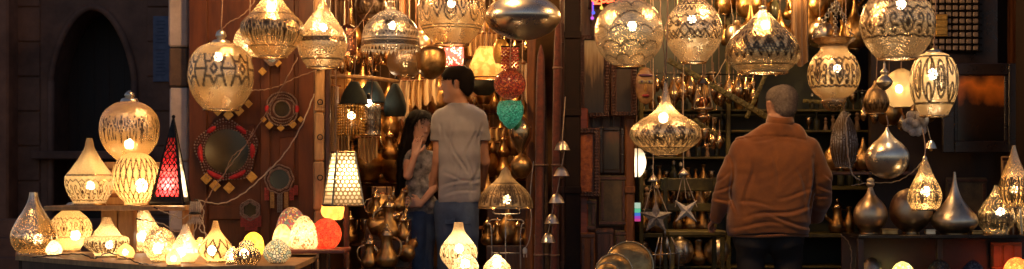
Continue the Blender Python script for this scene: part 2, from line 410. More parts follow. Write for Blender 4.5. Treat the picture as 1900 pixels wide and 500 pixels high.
def pat(*layers):
    """layers: (motif, repeats, v0, v1, line width in m)"""
    def f(U, V, W, H):
        out = np.zeros_like(U)
        for (mo, n, v0, v1, wd) in layers:
            if mo != 'solid': wd = wd*0.8
            if mo == 'scales':
                cw = W/n; x = U*W/cw; y = (V-v0)*H/(cw*0.62); o = np.zeros_like(U); done = np.zeros(U.shape, bool); R = 0.6
                for row in range(-1, int(H/(cw*0.62))+2):
                    off = 0.5*(row % 2)
                    dx = (x-off+0.5) % 1-0.5; d = np.hypot(dx, (y-row)*0.62)
                    ins = (d < R) & (y >= row) & ~done
                    o = np.where(ins, np.clip(1.5-(R-d)*cw/wd, 0, 1), o); done |= ins
                out = np.maximum(out, o*((V > v0) & (V < v1))); continue
            if mo == 'ring':
                out = np.maximum(out, np.clip(1.5-np.abs(V-v0)*H/wd, 0, 1)); continue
            if mo == 'solid':
                out = np.maximum(out, ((V > v0) & (V < v1))*wd); continue
            cx = ((U-.5)*n+.5) % 1; X = np.abs(cx-.5)*2; cyy = (V-v0)/(v1-v0)
            sx = W/n/2; sy = (v1-v0)*H; d = np.full(U.shape, 9.0)
            for pl in MOT[mo]:
                for a, b in zip(pl[:-1], pl[1:]):
                    d = np.minimum(d, seg_d(X*sx, cyy*sy, (a[0]*sx, a[1]*sy), (b[0]*sx, b[1]*sy)))
            o = np.clip(1.6-d/wd, 0, 1)
            for pg in FILL.get(mo, []):
                ins = np.zeros(U.shape, bool); j = len(pg)-1
                for i in range(len(pg)):
                    (xi, yi), (xj, yj) = pg[i], pg[j]
                    ins ^= ((yi > cyy) != (yj > cyy)) & (X < (xj-xi)*(cyy-yi)/((yj-yi)+1e-9)+xi); j = i
                o = np.maximum(o, ins*1.0)
            out = np.maximum(out, o*((cyy > -0.02) & (cyy < 1.02)))
        return out
    return f

# ------------------------------------------------------------------ surface nets for people and clothes
def sdf_mesh(prims, h, k=0.03, disp=None, cut=None):
    """prims: (p0, r0, p1, r1, squash_y, k) tapered capsules, smooth-joined; cut(X,Y,Z)->keep distance"""
    P0 = np.array([p[0] for p in prims]+[p[2] for p in prims]); R = max(max(p[1], p[3]) for p in prims)
    lo = P0.min(0)-R-0.05; hi = P0.max(0)+R+0.05
    n = np.ceil((hi-lo)/h).astype(int)+1
    f = np.full(n, 1.0, np.float32)
    axs = [lo[i]+h*np.arange(n[i]) for i in range(3)]
    for p in prims:
        p0, r0, p1, r1 = np.array(p[0], float), p[1], np.array(p[2], float), p[3]
        sq = p[4] if len(p) > 4 and p[4] else 1.0; kk = p[5] if len(p) > 5 else k
        R_ = max(r0, r1)*max(1, sq)+kk+2*h
        a = np.maximum(((np.minimum(p0, p1)-R_-lo)/h).astype(int), 0); b = np.minimum(((np.maximum(p0, p1)+R_-lo)/h).astype(int)+2, n)
        X, Y, Z = np.meshgrid(axs[0][a[0]:b[0]], axs[1][a[1]:b[1]], axs[2][a[2]:b[2]], indexing='ij')
        mid = (p0[1]+p1[1])/2
        Yq = mid+(Y-mid)/sq; q0 = p0.copy(); q1 = p1.copy(); q0[1] = mid+(p0[1]-mid)/sq; q1[1] = mid+(p1[1]-mid)/sq
        d = q1-q0; l2 = (d*d).sum()+1e-9
        t = np.clip(((X-q0[0])*d[0]+(Yq-q0[1])*d[1]+(Z-q0[2])*d[2])/l2, 0, 1)
        g = (np.sqrt((X-q0[0]-t*d[0])**2+(Yq-q0[1]-t*d[1])**2+(Z-q0[2]-t*d[2])**2)-(r0+(r1-r0)*t))*min(1, sq)
        old = f[a[0]:b[0], a[1]:b[1], a[2]:b[2]]
        hh = np.clip(0.5+0.5*(g-old)/kk, 0, 1)
        f[a[0]:b[0], a[1]:b[1], a[2]:b[2]] = g*(1-hh)+old*hh-kk*hh*(1-hh)
    if disp is not None or cut is not None:
        X, Y, Z = np.meshgrid(*axs, indexing='ij')
        if disp is not None: f = f+disp(X, Y, Z)
        if cut is not None: f = np.maximum(f, cut(X, Y, Z))
    f[0] = f[-1] = 1; f[:, 0] = f[:, -1] = 1; f[:, :, 0] = f[:, :, -1] = 1
    s = f < 0
    c = [s[i:n[0]-1+i, j:n[1]-1+j, l:n[2]-1+l] for i in (0, 1) for j in (0, 1) for l in (0, 1)]
    anyv = np.logical_or.reduce(c) & ~np.logical_and.reduce(c)
    idx = np.full(anyv.shape, -1, int); cells = np.argwhere(anyv); idx[anyv] = np.arange(len(cells))
    acc = np.zeros((len(cells), 3)); cnt = np.zeros(len(cells))
    cor = np.array([(i, j, l) for i in (0, 1) for j in (0, 1) for l in (0, 1)])
    fv = np.array([f[cells[:, 0]+o[0], cells[:, 1]+o[1], cells[:, 2]+o[2]] for o in cor])
    for i in range(8):
        for j in range(i+1, 8):
            if np.abs(cor[i]-cor[j]).sum() != 1: continue
            m = (fv[i] < 0) != (fv[j] < 0)
            t = fv[i][m]/(fv[i][m]-fv[j][m]); acc[m] += cor[i]+(cor[j]-cor[i])*t[:, None]; cnt[m] += 1
    V = lo+h*(cells+acc/cnt[:, None])
    faces = []
    for ax in range(3):
        u, w_ = (ax+1) % 3, (ax+2) % 3
        sa = [slice(None)]*3; sb = [slice(None)]*3; sa[ax] = slice(0, -1); sb[ax] = slice(1, None)
        ch = s[tuple(sa)] != s[tuple(sb)]
        e = np.argwhere(ch)
        e = e[(e[:, u] > 0) & (e[:, w_] > 0) & (e[:, u] < n[u]-1) & (e[:, w_] < n[w_]-1)]
        def g(du, dw):
            q = e.copy(); q[:, u] += du; q[:, w_] += dw; return idx[q[:, 0], q[:, 1], q[:, 2]]
        quad = np.stack([g(-1, -1), g(0, -1), g(0, 0), g(-1, 0)], 1)
        ins = s[e[:, 0], e[:, 1], e[:, 2]]
        quad = np.where(ins[:, None], quad, quad[:, ::-1])
        quad = quad[(quad >= 0).all(1)]
        faces.append(quad)
    return V, np.concatenate(faces)

def sdf_obj(name, mat, parent, prims, h=0.008, k=0.03, disp=None, cut=None, label=None):
    V, Fc = sdf_mesh(prims, h, k, disp, cut)
    org = np.array(wloc(parent))
    me = bpy.data.meshes.new(name); me.from_pydata((V-org).tolist(), [], Fc.tolist()); me.materials.append(mat)
    me.polygons.foreach_set('use_smooth', [True]*len(me.polygons)); me.update()
    o = bpy.data.objects.new(name, me); col.objects.link(o); o.parent = parent
    if label: o['label'] = label
    return o
# ================================================================== THE SETTING
ground = MB(); ground.add([(-60, -60, 0), (60, -60, 0), (60, 60, 0), (-60, 60, 0)], [(0, 1, 2, 3)])
ground.build('street', basic('street_stone', (0.09, 0.07, 0.06), (0.04, 0.03, 0.028), rough=0.6, scale=3, bump=0.5), kind='structure')
fl = MB(); fl.box((0.9, 11.9, 0.065), (6.4, 5.0, 0.13), bev=0.01)
fl.build('shop_floor', basic('floor_tile', (0.12, 0.07, 0.04), (0.05, 0.03, 0.02), rough=0.4, scale=5, bump=0.3), kind='structure')

# ---- old stone building on the left, across a dark alley
YB = 13.2
def bx(m, x0, x1, y0, y1, Y, depth, bev=0.012):
    a = P(x0, y1, Y); b = P(x1, y0, Y)
    return m.box(((a.x+b.x)/2, Y+depth/2, (a.z+b.z)/2), (b.x-a.x, depth, b.z-a.z), bev=bev)
old = thing('stone_building', 'dark old stone building with a tall pointed arch doorway behind the lamps on the left', 'building', P(160, 340, YB)*1)
old.location.z = 0
x0w, x1w = P(-260, 0, YB).x, P(352, 0, YB).x
AX0, AX1 = P(95, 0, YB).x, P(250, 0, YB).x; AZ = P(0, 150, YB).z; APEX = P(0, 14, YB).z; AZ0 = P(0, 283, YB).z
def arch_pts(n=14):
    pts = []; c = (AX0+AX1)/2; hw = (AX1-AX0)/2; H = APEX-AZ
    for i in range(n+1):
        t = i/n; pts.append((AX0+hw*(1-math.cos(t*PI/2))**0.85*1.0, AZ+H*math.sin(t*PI/2)**1.1))
    return pts
la = arch_pts(); ra = [(AX0+AX1-x, z) for x, z in la[::-1]]
top = 4.6
m = MB()
# left side, right side and the piece over the arch, butted at the arch edge
m.prism([(x0w, 0), (AX0, 0), (AX0, AZ)]+la[1:]+[(la[-1][0], top), (x0w, top)], YB, YB+0.5)
m.prism([(x1w, 0), (x1w, top), (ra[0][0], top)]+ra[0:]+[(AX1, 0)], YB, YB+0.5)
m.build('wall', STONE_DARK, old)
r_ = random.Random(3)
for (a_, b_) in ((x0w, AX0-0.1), (AX1+0.12, x1w)):   # courses of big stones standing a little proud
    m = MB(); z = 0.0; h_ = 0.34
    while z < top:
        x = a_-r_.random()*0.3
        while x < b_:
            l_ = 0.5+r_.random()*0.35; xa, xb = max(x, a_)+0.006, min(x+l_, b_)-0.006
            if xb-xa > 0.05: m.box(((xa+xb)/2, YB-0.008, z+h_/2), (xb-xa, 0.03, h_-0.014), bev=0.008)
            x += l_
        z += h_
    m.build('stone_courses', STONE_DARK, old)
m = MB()                                          # moulding round the arch
ed = la+ra[1:]
for i in range(len(ed)-1):
    a, b = ed[i], ed[i+1]; m.tube([(a[0], YB-0.01, a[1]), (b[0], YB-0.01, b[1])], 0.035, 6, False)
m.tube([(AX0, YB-0.01, 0), (AX0, YB-0.01, AZ)], 0.035, 6); m.tube([(AX1, YB-0.01, 0), (AX1, YB-0.01, AZ)], 0.035, 6)
m.build('arch_moulding', STONE_DARK, old, smooth=True)
m = MB(); m.box(((AX0+AX1)/2, YB+0.62, 1.7), (AX1-AX0+0.1, 0.1, 3.4), bev=0.01)
for i in range(4): m.box((AX0+0.1+(AX1-AX0-0.2)*(i+0.5)/4, YB+0.555, 1.6), ((AX1-AX0)/4-0.04, 0.03, 3.0), bev=0.01)
m.build('arch_door', basic('old_door', (0.035, 0.022, 0.016), (0.015, 0.01, 0.008), rough=0.7, scale=6, stretch=(3, 3, .4)), old)
m = MB(); m.box(((AX0+AX1)/2, YB+0.2, AZ0-0.03), (AX1-AX0+0.3, 0.7, 0.08), bev=0.01); m.build('sill', STONE_DARK, old)
# engaged column at the far left
m = MB(); a = P(14, 0, YB-0.3).x
m.box((a-0.45, YB-0.15, 2.3), (0.9, 0.28, 4.6), bev=0.02); m.build('pilaster', STONE_DARK, old)
m = MB()
for i in range(4):
    a = P(120, 0, 11).x; m.box((a-1.0, 12.9-0.28*i, 0.33-0.085*i-0.0425*0), (3.6-0.12*i, 0.28*1, (0.66-0.17*i)), bev=0.012)
m.build('steps', STONE_DARK, None, label='dark worn stone steps low in front of the arched doorway', cat='steps')
m = MB(); a = P(301, 30, YB-0.06); b = P(314, 152, YB-0.06)
nb = thing('notice_board', 'narrow bluish paper notice on the dark wall beside the pale stone pillar', 'notice', P(303, 152, YB-0.05))
m.box(((P(287, 0, YB).x+P(318, 0, YB).x)/2, YB-0.045, (a.z+b.z)/2), (0.17, 0.012, a.z-b.z), bev=0.003); m.build('sheet', PAPER, nb)
m = MB()
for i in range(16):
    if i in (7,): continue
    zz = a.z-0.05-i*0.035; l_ = 0.06+0.05*r_.random(); m.box(((P(287, 0, YB).x+P(318, 0, YB).x)/2-0.01, YB-0.0525, zz), (l_, 0.004, 0.01))
m.build('text_line', basic('notice_ink', (0.08, 0.1, 0.16), rough=0.8, bump=0), nb)

# ---- pale stone pillar of three big blocks
YP = 9.75
pl = thing('stone_pillar', 'pale stone pillar of big blocks with one brown block beside the wooden door', 'pillar', (P(330, 0, YP).x, YP+0.2, 0))
def pblock(y0, y1, mat, dx=0):
    m = MB(); a = P(313+dx, y1, YP); b = P(349, y0, YP)
    m.box(((a.x+b.x)/2, YP+0.2, (a.z+b.z)/2), (b.x-a.x, 0.4, b.z-a.z-0.008), bev=0.012); m.build('block', mat, pl)
pblock(-60, 88, STONE_PALE, -1); pblock(88, 162, STONE_BROWN); pblock(162, 300, STONE_PALE, 1); pblock(300, 430, STONE_PALE); pblock(430, 596, STONE_BROWN)

# ---- open wooden door leaf with raised panels
YD = 9.62
dr = thing('wooden_door', 'large reddish brown panelled wooden door hung with beaded mirrors', 'door', (P(467, 0, YD).x, YD+0.03, 0.02))
m = MB(); a = P(349.5, 0, YD).x; b = P(583, 0, YD).x; W_ = b-a
m.box(((a+b)/2, YD+0.04, 1.62), (W_-0.01, 0.05, 3.2), bev=0.004); m.build('panel_board', WOOD_DOOR, dr)
m = MB()
for xx, ww in ((a+0.07, 0.13), (b-0.06, 0.11), (P(492, 0, YD).x, 0.07)): m.box((xx, YD, 1.62), (ww, 0.03, 3.19), bev=0.006)
m.build('stile', WOOD_DOOR, dr)
m = MB()
for zz in (0.2, P(0, 395, YD).z, P(0, 245, YD).z, P(0, 88, YD).z, 2.6):
    m.box(((a+P(492, 0, YD).x)/2+0.04, YD+0.001, zz), (P(492, 0, YD).x-a-0.22, 0.026, 0.1), bev=0.006)
    m.box(((b+P(492, 0, YD).x)/2-0.02, YD+0.001, zz+0.06), (b-P(492, 0, YD).x-0.16, 0.026, 0.1), bev=0.006)
m.build('rail', WOOD_DOOR, dr)
m = MB()
zs = [P(0, y, YD).z for y in (395, 245, 88)]
for z0, z1 in ((zs[0], zs[1]), (zs[1], zs[2]), (0.2, zs[0]), (zs[2], 2.6)):
    m.box(((b+P(492, 0, YD).x)/2-0.02, YD+0.008, (z0+z1)/2+0.06), (b-P(492, 0, YD).x-0.24, 0.03, z1-z0-0.2), bev=0.02)
m.build('raised_panel', WOOD_DOOR, dr)

# ---- pale wooden post
m = MB(); pts = []
x = P(593, 0, 9.35).x
po = thing('door_post', 'pale rough wooden post lit gold beside the door mirrors', 'post', (x, 9.35, 0.13))
m = MB()
for i in range(9):
    z0 = 0.13+i*0.34; m.box((x+0.004*math.sin(i*2.1), 9.35, z0+0.17), (0.07+0.006*math.sin(i*1.3), 0.07, 0.338), bev=0.012)
m.build('shaft', WOOD_PALE, po)
m = MB(); m.box((x+0.055, 9.37, 1.6), (0.035, 0.06, 2.94), bev=0.006); m.build('side_strip', WOOD_DARK, po)
for yy in (190, 255, 330, 420): m = MB(); m.torus(P(594, yy, 9.3), 0.018, 0.004, 12, 5, Matrix.Rotation(PI/2, 3, 'X')); m.build('hook', IRON, po, smooth=True)

# ---- shop shell: walls, ceiling, partition
room = thing('shop_building', 'lamp shop building with dark wooden inner walls and ceiling', 'building', (0.9, 11, 0))
m = MB(); m.box((0.9, 14.2, 1.5), (7.2, 0.12, 3.0)); m.build('back_wall', basic('inner_wall', (0.16, 0.08, 0.03), (0.07, 0.03, 0.012), rough=0.8, scale=4), room)
m = MB(); m.box((P(583, 0, 9.62).x-0.06, 11.9, 1.6), (0.1, 4.4, 2.94)); m.build('side_wall', WOOD_DARK, room)
m = MB(); m.box((4.25, 11.9, 1.6), (0.1, 4.5, 2.94)); m.build('side_wall', WOOD_DARK, room)
m = MB(); m.box((0.9, 11.85, 3.0), (5.6, 4.6, 0.08)); 
for i in range(6): m.box((0.9, 9.9+i*0.75, 2.93), (5.4, 0.1, 0.06))
m.build('ceiling', WOOD_DARK, room)
m = MB(); m.box((P(1120, 0, 10.9).x, 12.1, 1.6), (0.08, 3.3, 2.94)); m.build('partition_wall', WOOD_DARK, room)
m = MB(); m.box((3.67, 10.62, 1.6), (1.7, 0.08, 2.94)); m.build('right_wall', basic('right_wall_board', (0.03, 0.014, 0.008), (0.012, 0.006, 0.004), rough=0.6, scale=6, stretch=(3, 3, .5)), room)
m = MB()
for Yb in (8.35, 8.95): m.box((0.5, Yb, 2.8), (7.4, 0.08, 0.1), bev=0.008)
for xx in (-2.95, 3.95): m.box((xx, 9.1, 2.87), (0.08, 1.6, 0.06), bev=0.008)
m.build('awning_beam', WOOD_DARK, room)
# tall dark post at the far right
m = MB(); xx = P(1886, 0, 9.4).x; m.box((xx+0.28, 9.6, 1.45), (0.3, 0.35, 2.9), bev=0.015); m.build('corner_post', BLACKISH, room)
m = MB(); m.box((P(1925, 0, 10.2).x, 10.4, 1.5), (0.24, 0.2, 2.9), bev=0.01); m.build('wall_stile', WOOD_DARK, room)

# ---- the dark posts and rolled rugs in the middle
def post(px, Y, hw, mat, label, lean=0.0, top=2.75, name='wooden_post'):
    x = P(px, 0, Y).x; s = Y/F
    R = Matrix.Rotation(lean, 3, 'Y'); m = MB()
    m.box((x, Y, (0.13+top)/2), (2*hw*s, 2*hw*s*0.8, top-0.13), rot=R, bev=0.012)
    n_ = 0
    n_ = Matrix.Identity(3)
    for k in range(5):
        zz = 0.4+k*0.55
        if zz < top-.1 and not lean: m.box((x, Y-hw*s*0.8-0.004, zz), (2*hw*s*1.08, 0.02, 0.05), bev=0.006)
    return m.build(name, mat, label=label, cat='post')
def roll(px, Y, hw, mat, label, lean, top):
    x = P(px, 0, Y).x; s = Y/F; dx = math.tan(lean)*(top-0.13); z0 = 0.13
    m = MB(); prof = smooth_prof([(0.004, 0), (hw*s*.9, 0.01), (hw*s, 0.2), (hw*s*0.85, 0.7), (hw*s, 1.2), (hw*s*.8, top-0.25), (0.004, top-z0)], 24)
    m.lathe((0, 0, 0), prof, 14, axis=Matrix.Rotation(lean, 3, 'Y'))
    t = thing('rolled_rug', label, 'rug', (x, Y, z0))
    m.v = [(v[0]+x, v[1]+Y, v[2]+z0) for v in m.v]; m.build('roll', mat, t, smooth=True)
    m = MB()
    for zz in (0.35, 1.0, 1.7):
        if zz < top-0.3: m = MB(); m.torus(Vector((x+math.sin(lean)*zz, Y, z0+zz)), hw*s*0.97, 0.008, 16, 5); m.build('tie', CORD, t, smooth=True)
RUG1 = basic('rug_maroon', (0.16, 0.035, 0.02), (0.06, 0.015, 0.01), rough=0.85, scale=30, bump=0.5, sheen=.3)
RUG2 = basic('rug_brown', (0.14, 0.075, 0.035), (0.05, 0.026, 0.012), rough=0.85, scale=25, bump=0.5)
post(1062, 9.6, 15, BLACKISH, 'wide black post between the rolled rugs and the framed pictures')
post(985, 9.9, 8, WOOD_MID, 'slim brown post at the left edge of the rolled rugs', 0.01)
roll(999, 9.75, 9, RUG1, 'maroon rolled rug standing upright, the leftmost of the rolls', 0.01, 2.0)
roll(1014, 9.8, 8, RUG2, 'dull brown rolled rug standing between two maroon rolls', -0.02, 1.85)
roll(1028, 9.72, 8, RUG1, 'maroon rolled rug standing behind the string of small brass bells', 0.015, 2.2)
post(1046, 9.85, 7, WOOD_DARK, 'thin dark wooden post just left of the wide black post')
post(1083, 9.9, 8, WOOD_RED, 'reddish wooden upright right of the wide black post', 0.0, 1.55)
post(1168, 10.0, 9, WOOD_MID, 'brown post between the framed pictures and the glass lamps', 0.0)

# ---- picture wall
m = MB(); a = P(1078, 0, 10.15).x; b = P(1172, 0, 10.15).x
m.box(((a+b)/2, 10.2, 1.6), (b-a, 0.05, 2.94)); 
for i in range(5): m.box((a+(b-a)*(i+.5)/5, 10.17, 1.6), ((b-a)/5-0.012, 0.02, 2.9), bev=0.004)
m.build('display_board', WOOD_DARK, label='dark plank board that carries the framed pictures', cat='board')
def picture(x0, y0, x1, y1, Y, fw, fmat, pmat, label, yaw=0.0, beads=False, cat='picture'):
    a = P(x0, y1, Y); b = P(x1, y0, Y); c = (a+b)/2; W, H = b.x-a.x, b.z-a.z; s = Y/F; f_ = fw*s
    t = thing('framed_picture', label, cat, (c.x, c.y, a.z)); R = Matrix.Rotation(yaw, 3, 'Z')
    m = MB()
    def bb(m, cx, cz, w_, h_, d_, y_): m.box(c+R @ Vector((cx, y_, cz)), (w_, d_, h_), rot=R, bev=0.006)
    bb(m, -W/2+f_/2, 0, f_, H, 0.035, 0); bb(m, W/2-f_/2, 0, f_, H, 0.035, 0)
    bb(m, 0, H/2-f_/2, W-2*f_, f_, 0.033, 0); bb(m, 0, -H/2+f_/2, W-2*f_, f_, 0.033, 0)
    g = f_*0.3
    bb(m, -W/2+f_+g/2, 0, g, H-2*f_, 0.02, .005); bb(m, W/2-f_-g/2, 0, g, H-2*f_, 0.02, .005)
    m.build('frame', fmat, t)
    if beads:
        m = MB(); n = int(H/0.022)
        for i in range(n):
            zz = -H/2+H*(i+.5)/n
            for xx in (-W/2+f_*.3, W/2-f_*.3, -W/2+f_*.8, W/2-f_*.8): m.ball(c+R @ Vector((xx, -0.02, zz)), 0.008, 6, 4)
        for i in range(int(W/0.022)):
            xx = -W/2+W*(i+.5)/int(W/0.022)
            for zz in (-H/2+f_*.3, H/2-f_*.3, -H/2+f_*.8, H/2-f_*.8): m.ball(c+R @ Vector((xx, -0.02, zz)), 0.008, 6, 4)
        m.build('carved_beading', fmat, t, smooth=True)
    m = MB(); bb(m, 0, 0, W-2*f_, H-2*f_, 0.008, 0.008); m.build('canvas', pmat, t)
    return t, c, W, H, R
FRAME = basic('frame_wood', (0.12, 0.045, 0.02), (0.04, 0.016, 0.008), rough=0.35, scale=30, bump=0.5)
FRAMEB = basic('black_frame', (0.035, 0.018, 0.01), (0.015, 0.008, 0.005), rough=0.3, scale=10, bump=0.2)
def gradpic(name, stops, sx=1.2, sc_=5, zr=(1, 2), rough=0.35):
    """painting: bands of colour by height, broken by noise"""
    m, nt, out = newmat(name); geo = N(nt, 'ShaderNodeNewGeometry'); sp = N(nt, 'ShaderNodeSeparateXYZ'); L(nt, geo.outputs['Position'], sp.inputs[0])
    nz = N(nt, 'ShaderNodeTexNoise'); nz.inputs['Scale'].default_value = sc_; nz.inputs['Detail'].default_value = 6
    mp = N(nt, 'ShaderNodeMapping'); mp.inputs[3].default_value = (sx*3, 1, 1); L(nt, geo.outputs['Position'], mp.inputs[0]); L(nt, mp.outputs[0], nz.inputs[0])
    mr = N(nt, 'ShaderNodeMapRange'); mr.inputs[1].default_value = zr[0]; mr.inputs[2].default_value = zr[1]; L(nt, sp.outputs[2], mr.inputs[0])
    f = math_(nt, 'ADD', mr.outputs[0], math_(nt, 'MULTIPLY', math_(nt, 'SUBTRACT', nz.outputs[0], 0.5), 0.6))
    b = N(nt, 'ShaderNodeBsdfPrincipled'); b.inputs['Roughness'].default_value = rough; L(nt, ramp(nt, f, stops), b.inputs['Base Color']); L(nt, b.outputs[0], out.inputs[0])
    return m
zr = (P(0, 210, 9.9).z, P(0, 75, 9.9).z)
picture(1074, 66, 1131, 218, 9.95, 8, FRAME, gradpic('dried_grass_painting', [(0, (.02, .012, .006)), (.45, (.06, .035, .012)), (.7, (.4, .24, .08)), (.95, (.6, .45, .22))], 3, 6, zr), 'dark framed picture of pale dried grass, top left of the picture wall', 0.0, True)
picture(1134, 118, 1181, 216, 9.9, 8, FRAME, gradpic('brown_panel', [(0, (.02, .012, .006)), (1, (.07, .04, .015))], 3, 6, zr), 'small dark framed picture right under the fish scale globe', 0.0, True)
picture(1064, 238, 1113, 366, 9.8, 10, FRAME, basic('orange_relief', (0.5, 0.14, 0.03), (0.16, 0.035, 0.012), rough=0.5, scale=26, bump=0.9, bscale=30, dist=0.01), 'carved beaded frame around a small orange relief', -0.12, True)
picture(1112, 236, 1158, 322, 10.0, 7, FRAMEB, gradpic('olive_panel', [(0, (.02, .018, .008)), (.6, (.05, .035, .012)), (1, (.16, .06, .015))], 2, 6, (P(0, 322, 10).z, P(0, 236, 10).z)), 'dark empty looking frame right of the carved beaded frame')
def board(x0, y0, x1, y1, Y, mat, label, lean=0.0, name='leaning_board'):
    a = P(x0, y1, Y); b = P(x1, y0, Y); m = MB(); R = Matrix.Rotation(lean, 3, 'Y')
    c = (a+b)/2; m.box(c, (b.x-a.x, 0.03, b.z-a.z), rot=R, bev=0.006)
    t = thing(name, label, 'board', (c.x, c.y, a.z)); m.build('face_plank', mat, t)
    m = MB(); e = 0.022
    for cx, cz, w_, h_ in ((0, (b.z-a.z)/2-e, b.x-a.x, e), (0, -(b.z-a.z)/2+e, b.x-a.x, e), (-(b.x-a.x)/2+e, 0, e, b.z-a.z-4*e), ((b.x-a.x)/2-e, 0, e, b.z-a.z-4*e)):
        m.box(c+R @ Vector((cx, -0.018, cz)), (w_, 0.012, h_), rot=R, bev=0.003)
    m.build('edging', FRAME, t)
PANELC = basic('worn_panel', (0.13, 0.085, 0.035), (0.04, 0.025, 0.012), rough=0.6, scale=10, bump=0.5)
board(1112, 326, 1162, 420, 10.0, PANELC, 'worn greenish brown panel under the dark empty frame')
board(1072, 370, 1106, 428, 9.9, PANELC, 'small worn panel under the carved beaded frame', 0.04)
board(1076, 432, 1104, 520, 9.85, WOOD_MID, 'narrow brown panel at the bottom of the picture wall', 0.0)
board(1106, 424, 1140, 520, 9.95, WOOD_DARK, 'dark panel at the bottom beside the narrow brown panel', -0.03)
board(1140, 428, 1166, 500, 10.0, PANELC, 'worn thin panel at the bottom next to the brown post', 0.02)

# ---- right side: bead lattice screen, big painting
lt = thing('lattice_screen', 'wooden bead lattice screen with a small gilt square, upper right', 'screen', P(1778, 96, 10.4))
m = MB(); x0, x1 = P(1728, 0, 10.4).x, P(1822, 0, 10.4).x; z0, z1 = P(0, 96, 10.4).z, P(0, -50, 10.4).z; st = 0.052
nx = int((x1-x0)/st); nz_ = int((z1-z0)/st); dk = MB()
for i in range(nx+1): m.tube([(x0+i*st, 10.4, z0), (x0+i*st, 10.4, z1)], 0.007, 5)
for j in range(nz_+1): m.tube([(x0, 10.4, z0+j*st), (x1, 10.4, z0+j*st)], 0.007, 5)
m.build('lattice_bars', IRON, lt)
m = MB()
for i in range(nx):
    for j in range(nz_):
        if i < 6 and 9 > j > 4 and False: continue
        m.box((x0+(i+.5)*st, 10.39, z0+(j+.5)*st), (st*0.72, 0.02, st*0.66), bev=0.01)
m.build('beads', basic('bead_wood', (0.34, 0.25, 0.19), (0.18, 0.12, 0.09), rough=0.35, scale=30), lt)
m = MB(); m.box((P(1775, 0, 10.44).x, 10.46, (z0+z1)/2), (x1-x0+0.25, 0.02, z1-z0+0.2)); m.build('backing', FRAMEB, lt)
m = MB(); a = P(1733, 68, 10.36); b = P(1758, 27, 10.36); c = (a+b)/2; m.box(c, (b.x-a.x, 0.02, b.z-a.z), bev=0.006)
for k in range(3): m.box((c.x, 10.345, a.z+(k+.5)*(b.z-a.z)/3), ((b.x-a.x)*.8, 0.012, 0.03), bev=0.005)
m.build('gilt_square', GOLDLEAF, lt)
zr = (P(0, 270, 10.2).z, P(0, 135, 10.2).z)
picture(1748, 118, 1892, 284, 10.2, 22, FRAMEB, gradpic('sunset_painting', [(0, (.01, .007, .005)), (.55, (.035, .015, .006)), (.8, (.8, .2, .02)), (.9, (.35, .1, .02)), (1, (.02, .012, .01))], .5, 4, zr, .2), 'large black framed painting of an orange sunset on the right wall')
board(1858, 290, 1874, 440, 10.1, WOOD_PALE, 'thin pale plank leaning under the big black framed painting')
board(1755, 330, 1830, 400, 10.3, PANELC, 'dull gold box panel behind the hammered cone lamp')
# ================================================================== LAMPS
S_FINE = shell('pierced_gold', scale=92, thr=0.36)
S_PAT = shell('engraved_gold', scale=88, thr=0.3, t0=0.2, hole=.48)
S_SILV = shell('pierced_silver', metal=(0.82, 0.7, 0.52), glow=(1.0, .66, .36), scale=92, thr=0.36, t0=0.16, hole=0.45)
S_CLEAR = shell('engraved_pale', metal=(0.9, 0.69, 0.42), glow=(1.0, .59, .24), scale=88, thr=0.3, t0=0.2, hole=0.48, rough=0.24)
S_HOT = shell('bright_pierced', metal=(0.85, 0.6, 0.3), glow=(1.0, .66, .3), scale=100, thr=0.42, t0=0.6, hole=0.38)
S_DIM = shell('dull_pierced', metal=(0.42, 0.3, 0.18), glow=(1.0, .6, .26), scale=80, thr=0.3, t0=0.02, hole=0.7, rough=0.36)
S_MIR = shell('mirror_gold', metal=(0.8, 0.66, 0.45), scale=90, thr=0.22, t0=0.07, hole=0.6, rough=0.18, bump=0.12)

